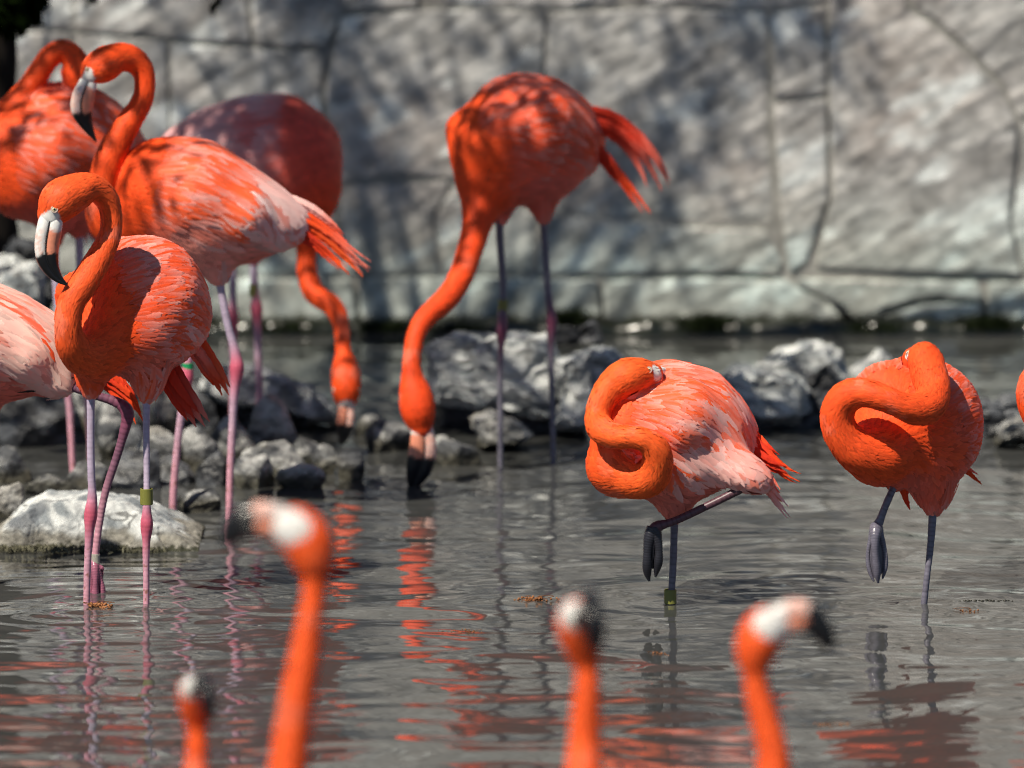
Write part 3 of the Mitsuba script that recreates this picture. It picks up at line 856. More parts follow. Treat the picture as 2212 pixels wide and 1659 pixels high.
# F: bent down to drink, in the middle
birds.append(dict(
    Y=19.2, seed=13, wings=[[(1085, 268, -.05, 52), (1160, 272, -.03, 78), (1228, 312, .05, 52), (1262, 352, .10, 22)]], label='flamingo bending down to the water with its bill tip dipped in, alone in the middle',
    neck=[(906, 902, -.37, 31), (902, 880, -.37, 36), (898, 855, -.365, 34), (892, 826, -.36, 25), (889, 796, -.35, 18.5), (893, 751, -.33, 17.5), (903, 712, -.31, 18.5), (926, 680, -.28, 21), (957, 653, -.25, 23),
          (985, 617, -.21, 24), (1004, 575, -.17, 25), (1018, 530, -.13, 26.5), (1030, 487, -.09, 30), (1040, 440, -.05, 42), (1060, 395, -.02, 66)],
    head=[[(906, 902, -.37, 30), (910, 922, -.37, 24)]],
    body=[[(1050, 385, -.02, 62), (1068, 318, .0, 92), (1120, 290, .04, 117), (1160, 296, .08, 118), (1200, 302, .12, 92), (1232, 306, .16, 62)],
          [(996, 276, .02, 24), (1040, 290, .03, 70)], [(1120, 350, .03, 88), (1165, 350, .07, 84)]],
    thigh=[[(1088, 395, .03, 40), (1082, 448, .03, 15), (1080, 478, .03, 8)], [(1165, 390, .06, 45), (1172, 444, .05, 15), (1173, 472, .05, 8)]],
    tail=(210, 10, .16), up=(0.05, -0.1, 1),
    palette=dict(paleness=.20, rear=.1, orange=ORANGE * [.95, .9, 1], belly=ROSE, wing_from=(.2, .36), droop=.5, belly_from=(.15, .5), neck=ORANGE * [.97, .9, 1]),
    face=[(911, 905, -.085, 16), (912, 925, -.07, 24)],
    bill=[(909, 905, -.375, 44), (912, 935, -.375, 50), (914, 962, -.375, 58), (911, 988, -.375, 62), (905, 1012, -.375, 56), (897, 1034, -.375, 40), (889, 1054, -.375, 14)], black=.53, bill_pink=.75, bill_side=(.2, -1, .1), bill_flat=.5,
    eyes=[(887, 888, -.09, 5), (931, 890, -.07, 4)],
    tails=[([(1255, 240, .1), (1320, 252, .1), (1375, 292, .1), (1422, 350, .1), (1446, 402, .1)], 14, DEEP, PINK), ([(1250, 262, .09), (1312, 276, .09), (1370, 315, .09), (1405, 360, .09), (1429, 412, .09)], 17, DEEP, PINK),
           ([(1255, 250, .11), (1320, 262, .11), (1372, 300, .11), (1400, 330, .11), (1420, 360, .11)], 18, ROSE, DEEP), ([(1250, 290, .08), (1300, 330, .08), (1350, 390, .08), (1404, 463, .08)], 13, DEEP, ORANGE),
           ([(1245, 300, .09), (1290, 325, .09), (1325, 362, .09), (1352, 400, .09)], 15, DEEP, DEEP)],
    legs=[([(1080, 465, .03, 9.5), (1083, 560, .02, 8), (1087, 650, .01, 7.5), (1085, 690, .0, 11), (1084, 714, .0, 12.5, 'j'), (1082, 752, .0, 7), (1081, 880, .0, 6.2), (1081, 1000, .0, 6), (1081, 1090, .0, 6)], 'grey', [(1086.5, 647, 680, 11, OLIVE, None)]),
          ([(1173, 462, .05, 10), (1179, 560, .05, 8), (1188, 660, .04, 8.5), (1192, 692, .04, 11.5, 'j'), (1191, 718, .04, 10), (1190, 752, .04, 7), (1193, 870, .04, 6.2), (1195, 1010, .04, 6), (1196, 1090, .04, 6)], 'grey', [])]))
# E: bent down behind D, in the tree's shade
birds.append(dict(
    Y=19.6, seed=17, nk=(-.049, .048), label='shaded flamingo behind the pale-winged one, its neck hanging down to the rocks',
    neck=[(748, 862, -.24, 22), (748, 842, -.24, 29), (747, 812, -.23, 30), (744, 780, -.21, 20), (741, 750, -.19, 14.5), (738, 712, -.16, 15), (729, 678, -.13, 18), (709, 654, -.10, 20.5), (684, 638, -.07, 21), (667, 606, -.04, 20.5),
          (662, 560, .0, 19), (664, 515, .0, 24), (672, 465, -.01, 38), (676, 415, -.01, 56)],
    body=[[(678, 400, -.01, 52), (645, 345, .0, 88), (603, 330, .02, 116), (540, 334, .05, 113), (470, 352, .08, 106), (405, 372, .1, 80), (345, 392, .12, 50)]],
    thigh=[[(550, 430, .0, 60), (548, 520, .0, 24), (548, 560, .0, 10)], [(510, 430, .06, 60), (503, 520, .06, 20)]],
    tail=(-300, 60, .1), up=(0, -.1, 1),
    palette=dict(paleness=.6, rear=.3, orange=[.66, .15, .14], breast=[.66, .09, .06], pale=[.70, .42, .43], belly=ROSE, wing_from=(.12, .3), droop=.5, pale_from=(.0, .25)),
    bill=[(748, 858, -.24, 40), (748, 880, -.245, 36), (747, 900, -.25, 38), (745, 922, -.25, 36), (741, 944, -.25, 24), (737, 962, -.25, 6)], black=.56, bill_pink=.75, bill_side=(.2, -1, .1), bill_flat=.5,
    face=[(749, 878, -.07, 17)],
    eyes=[(722, 842, -.05, 4, (-1, -.6, 0)), (774, 842, -.05, 4, (1, -.6, 0))],
    tails=[([(380, 380, .12), (330, 385, .13), (280, 410, .13), (235, 450, .13)], 15, DEEP, DEEP), ([(380, 395, .12), (330, 400, .13), (285, 430, .13), (245, 470, .13)], 14, DEEP, DEEP)],
    legs=[([(548, 540, .0, 11), (549, 600, .0, 8.5), (552, 640, .0, 9.5), (554, 668, .0, 13.5, 'j'), (556, 705, .0, 9), (558, 770, .0, 8), (561, 880, .0, 8), (563, 975, .0, 8)], 'pink', [(548.5, 614, 641, 10, OLIVE, None)]),
          ([(503, 510, .06, 11), (503, 640, .06, 8), (503, 690, .06, 12, 'j'), (503, 750, .06, 8), (504, 1010, .06, 7.5)], 'pink', [])]))
# A: at the back on the left, before the tree
birds.append(dict(
    Y=18.9, seed=19, wings=[[(60, 312, -.05, 60), (110, 325, -.045, 92), (195, 345, .01, 76), (262, 380, .08, 30)]], label='deep orange flamingo at the upper left before the dark trunk, its head behind another head',
    neck=[(166, 182, .0, 24), (168, 160, .0, 32), (162, 132, .0, 26), (138, 108, .0, 21.5), (108, 124, .0, 22), (78, 168, .0, 23), (48, 210, .0, 26), (14, 250, -.01, 31), (-16, 300, -.02, 48)],
    body=[[(-18, 330, -.02, 60), (35, 335, .0, 105), (95, 318, .03, 124), (155, 318, .06, 126), (205, 330, .1, 98), (245, 345, .13, 60)],
          [(60, 380, .0, 92), (130, 388, .04, 94), (170, 410, .06, 66)]],
    thigh=[[(110, 420, .0, 55), (116, 480, .0, 22), (118, 520, .0, 10)], [(165, 420, .06, 50), (170, 490, .06, 20)]],
    tail=(240, 70, .14), up=(0.05, -.1, 1),
    palette=dict(paleness=.10, rear=.1, orange=ORANGE, belly=ROSE * [1, .9, .9], wing_from=(.16, .34), belly_from=(.2, .6), breast=ORANGE * .95, droop=.5),
    bill=[(166, 178, .0, 36), (168, 205, .0, 42), (172, 230, .0, 40), (180, 255, .0, 22), (190, 270, .0, 5)], black=.5,
    tails=[([(170, 430, .1), (178, 470, .1), (184, 500, .1), (190, 532, .1)], 9, DEEP, PALE), ([(180, 430, .1), (190, 470, .1), (198, 500, .1), (207, 524, .1)], 9, DEEP, DEEP),
           ([(250, 300, .1), (275, 340, .1), (290, 390, .1), (296, 420, .1)], 14, ORANGE, PINK, 'flight_feather')],
    legs=[([(117, 500, .0, 11), (120, 580, .0, 8.5), (126, 680, .0, 8.5), (138, 790, .0, 11, 'j'), (147, 850, .0, 8), (153, 925, .0, 7.5), (161, 1062, .0, 7), (164, 1090, .0, 7)], 'pink', []),
          ([(170, 480, .06, 11), (174, 640, .06, 8), (180, 780, .06, 11, 'j'), (186, 850, .06, 7), (194, 1070, .06, 6.5)], 'pink', [])]))
# B: cut by the left edge, one leg lifted
birds.append(dict(
    Y=17.2, seed=23, h=0.005, wings=[[(-120, 720, -.05, 70), (-50, 740, -.05, 92), (40, 768, -.045, 64), (122, 796, -.025, 27)]], label='pale pink flamingo cut off by the left edge, one leg bent in mid-step',
    neck=[(-300, 360, .0, 26), (-318, 350, .0, 34), (-345, 345, .0, 28), (-372, 365, .0, 22), (-382, 420, .0, 21), (-360, 500, .0, 24), (-330, 570, .0, 27), (-310, 640, .0, 31), (-270, 700, .0, 46), (-225, 730, .0, 70)],
    body=[[(-220, 735, .0, 72), (-160, 725, .0, 105), (-90, 735, .0, 124), (-35, 745, .0, 122), (25, 752, .01, 98), (78, 764, .02, 74), (128, 784, .03, 44), (160, 796, .03, 26)]],
    thigh=[[(70, 790, -.02, 50), (110, 824, -.03, 20), (135, 833, -.03, 12)], [(-20, 820, .04, 50), (-30, 885, .04, 20)]],
    tail=(300, 40, .03), up=(0, -.15, 1),
    palette=dict(paleness=.60, rear=.1, orange=ORANGE * [1, 1.2, 1.5], belly=PINK * .9, wing_from=(.1, .25), droop=.55, pale=[.86, .60, .53], pale_from=(.05, .2)),
    bill=[(-296, 365, .0, 40), (-280, 395, .0, 46), (-272, 425, .0, 42), (-275, 455, .0, 26), (-286, 480, .0, 5)], black=.5,
    eyes=[(-298, 352, -.035, 6)],
    tails=[([(130, 790, .05), (190, 805, .06), (255, 840, .06), (310, 914, .06)], 19, DEEP, ORANGE), ([(130, 785, .06), (200, 790, .06), (262, 825, .06), (300, 880, .06)], 18, ORANGE, DEEP),
           ([(10, 842, -.06), (60, 842, -.06), (120, 832, -.05), (168, 816, -.03)], 6, BLACK, BLACK, 'flight_feather'), ([(60, 835, -.06), (100, 832, -.06), (135, 824, -.05), (160, 815, -.04)], 7, BLACK, BLACK, 'flight_feather')],
    legs=[([(128, 832, -.03, 11), (170, 841, -.03, 9.5), (219, 858, -.03, 9.5), (256, 871, -.03, 12), (274, 888, -.03, 15.5, 'j'), (272, 918, -.03, 12), (262, 955, -.03, 9.5), (248, 1000, -.03, 9), (230, 1055, -.03, 8.5), (218, 1110, -.03, 8), (207, 1190, -.03, 8), (204, 1218, -.03, 9)], 'plum',
           [(206.5, 1196, 1217, 9.5, 'mat_band_grey', 'grey leg band')]),
          ([(-30, 875, .04, 11), (-34, 980, .04, 8.5), (-36, 1080, .04, 13, 'j'), (-36, 1160, .04, 8), (-36, 1290, .04, 8), (-36, 1400, .04, 8)], 'pink', [])],
    feet=[((204, 1216, -.03, 9), [[(199, 1240, -.03, 7), (196, 1270, -.03, 6), (195, 1300, -.03, 5)], [(206, 1240, -.04, 7), (206, 1275, -.04, 7), (206, 1310, -.04, 5)],
                                   [(212, 1240, -.03, 8), (220, 1270, -.03, 7), (218, 1300, -.03, 6)], [(213, 1222, -.03, 5), (221, 1228, -.03, 4), (225, 1230, -.03, 2)]], np.array([.33, .11, .17]))]))


def moved(b, dx, dy, dY, **new):
    """The same pose a little elsewhere."""
    def mv(o):
        if isinstance(o, tuple) and len(o) >= 3 and all(isinstance(q, (int, float)) for q in o[:3]):
            return (o[0] + dx, o[1] + dy) + o[2:]
        if isinstance(o, (list, tuple)):
            return type(o)(mv(q) for q in o)
        return o
    c = {k: (mv(v) if k in ('neck', 'head', 'body', 'thigh', 'bill', 'eyes', 'tails', 'legs', 'feet', 'face') else v) for k, v in b.items()}
    return {**c, **new}


birds.append(moved(H_, 424, -50, 0, Y=17.35, seed=29, h=0.007, big=0, label='flamingo of which only a bend of orange neck shows at the right edge'))


# the four in front, out of focus: heads up, bodies below the frame
def front(label, seed, Y, head, bl, black, face, eyes, flat=.62, side=None):
    x, y = head[-1][:2]
    d = 0.0
    base = [(x - 8, y + 90, .0, 42), (x - 10, y + 190, .02, 50), (x + 20, y + 280, .06, 70)]
    bd = [[(x + 30, y + 300, .08, 75), (x + 70, y + 310, .14, 115), (x + 130, y + 330, .2, 120), (x + 200, y + 350, .26, 80), (x + 250, y + 365, .3, 45)]]
    return dict(Y=Y, seed=seed, h=.0065, dens=.8, big=0, label=label, neck=head + base, body=bd, tail=(220, 60, .2), bill=bl, black=black, face=face, eyes=eyes, bill_flat=flat,
                bill_pink=.7, white=.82, palette=dict(neck=ORANGE * [1, 1.3, 1.5]), thigh=[[(x + 110, y + 400, .2, 50), (x + 110, y + 470, .2, 20)]],
                legs=[([(x + 110, y + 460, .2, 11), (x + 110, y + 560, .2, 9), (x + 110, y + 600, .2, 14, 'j'), (x + 108, y + 660, .2, 9), (x + 106, y + 900, .2, 9)], 'pink', [])],
                **({'bill_side': side} if side else {}))


birds.append(front('blurred front flamingo with raised head turned to the left, tallest of the blurred heads', 31, 12.3,
    [(624, 1140, .0, 42), (640, 1146, .0, 50), (660, 1164, .0, 52), (674, 1196, .0, 47), (681, 1232, .0, 29), (678, 1275, .0, 22), (665, 1374, .0, 27), (646, 1487, .0, 33), (624, 1640, .0, 38)],
    [(622, 1136, .0, 74), (594, 1126, .0, 74), (560, 1122, .0, 74), (530, 1130, .0, 70), (506, 1148, .0, 56), (484, 1178, .0, 20)], .44, [(618, 1134, -.03, 44), (642, 1136, -.06, 32)], [(655, 1150, -.03, 6)]))
birds.append(front('small blurred flamingo head with dark bill hanging on its right side, lowest in front', 37, 12.7,
    [(416, 1484, .0, 25), (417, 1496, .01, 31), (420, 1520, .02, 31), (424, 1552, .03, 25), (426, 1582, .03, 18), (426, 1612, .03, 20), (424, 1660, .03, 23)],
    [(424, 1482, -.01, 50), (437, 1474, -.04, 48), (447, 1486, -.075, 46), (450, 1508, -.09, 42), (453, 1532, -.09, 34), (456, 1562, -.08, 8)], -.1, [(410, 1480, -.02, 33)], [(404, 1500, -.025, 5)], .5, (1, -.6, 0)))
birds.append(front('blurred front flamingo head facing the viewer, white face and dark bill, on an upright neck', 41, 12.2,
    [(1246, 1330, .0, 37), (1246, 1346, .01, 41), (1252, 1376, .02, 40), (1262, 1412, .03, 33), (1268, 1446, .03, 22), (1267, 1512, .03, 27), (1263, 1640, .03, 35)],
    [(1258, 1330, -.02, 66), (1272, 1302, -.06, 66), (1282, 1316, -.11, 68), (1286, 1346, -.13, 64), (1288, 1376, -.13, 54), (1289, 1408, -.12, 14)], -.1, [(1234, 1326, -.02, 36)], [(1228, 1352, -.03, 6)], .5, (1, -.6, 0)))
birds.append(front('blurred front flamingo with raised head turned to the right, the rightmost blurred head', 43, 12.4,
    [(1668, 1352, .0, 40), (1655, 1360, .0, 46), (1640, 1382, .0, 46), (1632, 1416, .0, 38), (1631, 1456, .0, 23), (1645, 1530, .0, 27), (1672, 1650, .0, 33)],
    [(1670, 1348, .0, 68), (1700, 1334, .0, 68), (1730, 1330, .0, 66), (1756, 1342, .0, 62), (1776, 1364, .0, 52), (1797, 1402, .0, 20)], .44, [(1672, 1342, -.03, 42), (1654, 1346, -.06, 30)], [(1640, 1362, -.03, 6)]))

# ---------------------------------------------------------------- setting: water, ground
WALL_Y = ground_Y(716)


def water_height(X, Yy):
    r = np.random.default_rng(5)
    h = np.zeros_like(X)
    # patches of livelier and calmer water
    calm = 0.55 + 0.9 * meshkit.fbm(np.stack([X * 0.9 + 4, Yy * 0.35, X * 0], -1), 2, 3)
    wx = X + 0.05 * (meshkit.fbm(np.stack([X * 2, Yy * 1.3, X * 0], -1), 3, 8) - 0.5)
    wy = Yy + 0.30 * (meshkit.fbm(np.stack([X * 1.6, Yy * 1.2, X * 0 + 3], -1), 3, 9) - 0.5)
    for lam, slope, n in ((0.62, 0.016, 5), (0.36, 0.030, 7), (0.20, 0.028, 8), (0.10, 0.016, 9), (0.06, 0.012, 9), (0.04, 0.008, 8)):
        for _ in range(n):
            l = lam * r.uniform(0.75, 1.3)
            ang = r.normal(0, 0.34)
            k = 2 * math.pi / l
            h += slope / math.sqrt(n) / k * np.sin(k * (wx * math.sin(ang) + wy * math.cos(ang)) + r.uniform(0, 6.28)) * calm
    for x, y, a in ((187, 1318, .9), (316, 1318, .8), (206, 1305, .7), (1448, 1303, .45), (1996, 1312, .5), (888, 1048, .6), (495, 1120, .7), (374, 1140, .7), (1082, 1005, .4), (1195, 1008, .4)):
        Yc = ground_Y(y)
        c = at(x, y, Yc)
        d = np.sqrt((X - c[0]) ** 2 + (Yy - c[1]) ** 2)
        h += a * 0.0011 * np.sin(2 * math.pi * d / 0.085) * np.exp(-d / 0.35) * sstep(0.0, 0.03, d)
    return h


def grow(start, step, stop, f=1.35):
    out, x = [], start
    while abs(x - stop) > abs(step):
        step *= f
        x = x + step
        if (x - stop) * step > 0:
            break
        out.append(x)
    return out + [stop]


xs = np.array(sorted(set(np.round(np.r_[np.arange(-1.6, 1.6, 0.0135), grow(-1.6, -0.0135, -14.0), grow(1.6, 0.0135, 14.0)], 5))))
ys = np.array(sorted(set(np.round(np.r_[np.arange(13.2, 22.35, 0.0085), grow(13.2, -0.0085, 1.0)], 5))))
X, Yg = np.meshgrid(xs, ys, indexing='xy')
Z = water_height(X, Yg) * sstep(-7, -2.0, -np.abs(X)) * sstep(8, 12, Yg)
ny, nx = X.shape
q = (np.arange(ny - 1)[:, None] * nx + np.arange(nx - 1)[None]).ravel()
add('water', (np.stack([X, Yg, Z], -1).reshape(-1, 3), np.stack([q, q + 1, q + nx + 1, q + nx], 1)), 'mat_water', smooth=True,
    label='murky grey rippling pond water that mirrors the birds and the wall', kind='structure')
gx = np.r_[-400, -150, -60, -30, np.arange(-20, 20.1, 1.0), 30, 60, 150, 400]
gy = np.r_[-400, -150, -60, -30, -12, np.arange(-6, 40.1, 1.0), 60, 150, 400]
GX, GY = np.meshgrid(gx, gy, indexing='xy')
inside = np.minimum(13 - np.abs(GX), np.minimum(GY - 2.0, 23.5 - GY))
GZ = np.where(inside > 0, -0.5, 0.3) + 0.12 * (meshkit.fbm(np.stack([GX * .3, GY * .3, GX * 0], -1), 3) - 0.5)
ny, nx = GX.shape
q = (np.arange(ny - 1)[:, None] * nx + np.arange(nx - 1)[None]).ravel()
add('ground', (np.stack([GX, GY, GZ], -1).reshape(-1, 3), np.stack([q, q + 1, q + nx + 1, q + nx], 1)), 'mat_soil', smooth=True, label='bare brown soil bed and banks of the pond', kind='structure')

# ---------------------------------------------------------------- wall of large stones
wall = thing('stone_wall', 'grey wall of large rough stone blocks rising out of the water across the background', 'wall')
WS = mpp(WALL_Y)


def wp(x, y):
    p = at(x, y, WALL_Y)
    return p[0], p[2]


def stone(poly, proud, seed, name='stone', bev=0.005, joint=0.004, amp=0.006, thick=0.16, edge=0.035):
    p = Polygon(poly).buffer(0).buffer(-joint * 0.35 - 0.006, join_style=1).buffer(0.006)
    if p.is_empty or p.area < 0.002:
        return
    p = max(getattr(p, 'geoms', [p]), key=lambda g: g.area).segmentize(0.05)
    # wobble the outline
    v, f = trimesh.creation.triangulate_polygon(p, engine='earcut')
    m = trimesh.creation.extrude_polygon(p, thick, engine='earcut')
    vv, ff = trimesh.remesh.subdivide_to_size(m.vertices, m.faces, edge)
    m = trimesh.Trimesh(vv, ff)
    V = np.array(m.vertices)
    P3 = np.c_[V[:, :2] * 3.2, V[:, :1] * 0 + seed]
    front = V[:, 2] > thick - 1e-4
    dist = shapely.distance(shapely.points(V[:, 0], V[:, 1]), p.exterior)
    h = amp * 2 * (meshkit.fbm(P3, 4, seed) - 0.5) - bev * (1 - np.sqrt(np.clip(dist / bev, 0, 1) * (2 - np.clip(dist / bev, 0, 1))))
    out = V[:, 2] + np.where(front, h + proud, 0)
    wob = 0.010 * (meshkit.fbm(np.c_[V[:, :2] * 7, V[:, 2:] * 7], 2, seed + 1) - 0.5)
    m.vertices = np.c_[V[:, 0] + wob, WALL_Y + 0.12 - out, V[:, 1] + wob]
    m.faces = m.faces[:, ::-1] if m.volume < 0 else m.faces
    add(name, m, 'mat_wall', wall, smooth=50)


traced = [   # outlines in picture units
    [(1185, 26), (1400, 14), (1652, 26), (1656, 250), (1664, 480), (1440, 474), (1180, 450), (1168, 240)],
    [(1660, 28), (1780, 10), (1784, 200), (1744, 206), (1672, 214)],
    [(1672, 222), (1784, 206), (1788, 420), (1740, 560), (1704, 590), (1690, 480)],
    [(1788, -60), (1935, -60), (1962, 20), (2080, 110), (2160, 190), (2194, 262), (2192, 350), (2176, 470), (2202, 590), (1990, 588), (1760, 572), (1796, 420)],
    [(1948, -60), (2420, -60), (2420, 240), (2206, 258), (2166, 176), (2090, 96), (1974, 10)],
    [(2204, 266), (2420, 250), (2420, 600), (2212, 592), (2186, 472), (2200, 350)],
    [(1170, 460), (1440, 484), (1656, 490), (1690, 560), (1680, 588), (1420, 584), (1160, 588)],
    [(985, 392), (1158, 462), (1150, 588), (960, 584), (940, 470)],
    [(735, 402), (975, 386), (930, 470), (950, 584), (740, 590)],
    [(740, 30), (960, 20), (1176, 22), (1160, 240), (1172, 446), (990, 380), (850, 374), (735, 392), (700, 200)],
    [(372, 90), (700, 110), (690, 200), (725, 392), (560, 410), (372, 400)],
    [(165, 72), (362, 84), (364, 400), (150, 400), (140, 220)],
    [(-160, 60), (155, 66), (130, 220), (140, 400), (-160, 410)],
    [(-160, 420), (140, 410), (370, 412), (380, 588), (-160, 590)],
    [(380, 412), (560, 420), (726, 404), (730, 590), (390, 588)],
    [(-160, -90), (150, -90), (160, 58), (-160, 50)], [(160, -90), (520, -90), (540, 88), (370, 80), (168, 62)], [(530, -90), (900, -90), (900, 12), (740, 22), (700, 98), (552, 90)],
    [(910, -90), (1320, -90), (1330, 8), (1180, 18), (960, 10)], [(1330, -90), (1780, -90), (1780, 0), (1650, 18), (1400, 6)],
    # the course at the water
    [(-160, 600), (330, 598), (760, 598), (770, 735), (-160, 740)], [(772, 598), (1010, 596), (1290, 600), (1300, 735), (780, 735)],
    [(1300, 600), (1500, 598), (1690, 600), (1790, 650), (1870, 735), (1310, 735)], [(1700, 596), (2110, 604), (2124, 640), (2000, 636), (1905, 662), (1876, 708), (1800, 648)],
    [(1886, 735), (1908, 676), (2000, 650), (2116, 652), (2122, 735)], [(2132, 606), (2420, 604), (2420, 735), (2132, 735)]]
for i, poly in enumerate(traced):
    low = i >= 20
    stone([wp(*p) for p in poly], (0.022 if low else 0.0) + 0.006 * ((i * 37) % 7 - 3) / 3, 50 + i)
# the same wall goes on beyond the frame
rw = np.random.default_rng(77)
xl, xr = wp(-160, 0)[0], wp(2420, 0)[0]
zt = wp(0, -90)[1]
z = -0.35
row = 0
while z < 3.1:
    hgt = rw.uniform(0.32, 0.5)
    if z < zt - 0.01 and z + hgt > zt - 0.14:
        hgt = zt - z
    x = -7.0 + rw.uniform(0, .3)
    while x < 7.0:
        w = rw.uniform(0.4, 0.85)
        x1 = x + w
        a, e = x, x1
        for (u, v) in (((a, min(e, xl)), (max(a, xr), e)) if z < zt - 0.01 else ((a, e),)):
            if v - u > 0.06:
                stone([(u, z), (v, z + rw.uniform(-.01, .01)), (v, min(z + hgt, 3.2)), (u, min(z + hgt, 3.2))], rw.uniform(-.01, .012), int(rw.integers(1000)), edge=0.09)
        x = x1
    z += hgt
    row += 1
core = trimesh.creation.box(extents=[14.2, 0.6, 3.7])
core.apply_translation([0, WALL_Y + 0.12 - 0.16 + 0.015 + 0.3, 1.33])
add('mortar', core, 'mat_mortar', wall)
ter = trimesh.creation.box(extents=[60, 30, 0.4])
ter.apply_translation([0, WALL_Y + 15.75, 2.9])
add('terrace', ter, 'mat_soil', label='earth terrace held up behind the stone wall', kind='structure')
# wet, slimy lip along the waterline
xx = np.arange(-2.0, 2.0, 0.006)
na = 12
ang = np.linspace(-0.6, math.pi * 0.62, na)
lump = meshkit.noise(np.stack([xx / 0.034, xx * 0, xx * 0], -1), 3) * 0.55 + meshkit.noise(np.stack([xx / 0.075, xx * 0 + 4, xx * 0], -1), 4) * 0.75
rad = 0.014 + 0.022 * lump
V = np.stack([np.repeat(xx[:, None], na, 1), WALL_Y - 0.085 - np.cos(ang)[None] * rad[:, None], 0.004 + np.sin(ang)[None] * (rad * 1.25)[:, None]], -1)
q = (np.arange(len(xx) - 1)[:, None] * na + np.arange(na - 1)[None]).ravel()
add('wet_algae', (V.reshape(-1, 3), np.stack([q, q + 1, q + na + 1, q + na], 1)), 'mat_wet_moss', wall, smooth=True)

# ---------------------------------------------------------------- rocks
def rock(x, y, w, h, label=None, Y=None, depth=0.8, seed=0, base=None, mat='mat_rock', planes=13, sink=0.45, group=None, rot=0.0, sub=4, name='rock', flat=0.0, tilt=0.0, cat='rock'):
    """A rock whose outline spans x +- w/2 and rises from picture height y (its foot) by h."""
    r = np.random.default_rng(seed + 900)
    Y = Y if Y else ground_Y(y)
    s = mpp(Y)
    m = trimesh.creation.icosphere(subdivisions=sub)
    V = np.array(m.vertices)
    N = unit(r.normal(0, 1, (planes, 3)) * [1, 1, 0.8])
    for n in N:
        o = r.uniform(0.60, 0.86)
        V -= np.maximum(V @ n - o, 0)[:, None] * n
    if flat:
        V[:, 2] = np.where(V[:, 2] > flat, flat + (V[:, 2] - flat) * 0.25, V[:, 2])
    V += unit(V) * (0.20 * (meshkit.fbm(V * 1.9, 4, seed) - 0.5))[:, None] + unit(V) * (0.05 * (meshkit.fbm(V * 7, 2, seed + 1) - 0.5))[:, None]
    if tilt:
        c, sn = math.cos(tilt), math.sin(tilt)
        V = np.c_[V[:, 0] * c + V[:, 2] * sn, V[:, 1], -V[:, 0] * sn + V[:, 2] * c]
    c, sn = math.cos(rot), math.sin(rot)
    V = np.c_[V[:, 0] * c - V[:, 1] * sn, V[:, 0] * sn + V[:, 1] * c, V[:, 2]]
    ext = V.max(0) - V.min(0)
    V = (V - (V.max(0) + V.min(0)) / 2) / ext * 2
    foot_ = at(x, y, Y)
    hh = h * s / (2 - 2 * sink)
    V = V * [w * s / 2, w * s / 2 * depth, hh] + [foot_[0], foot_[1], foot_[2] + hh * (1 - 2 * sink)]
    m.vertices = V
    k = numbered(name)
    scene[k] = mikit.ply(m, mat, smooth=32)
    if label:
        labels[k] = {'label': label, 'category': cat, **({'group': group} if group else {})}
    return k


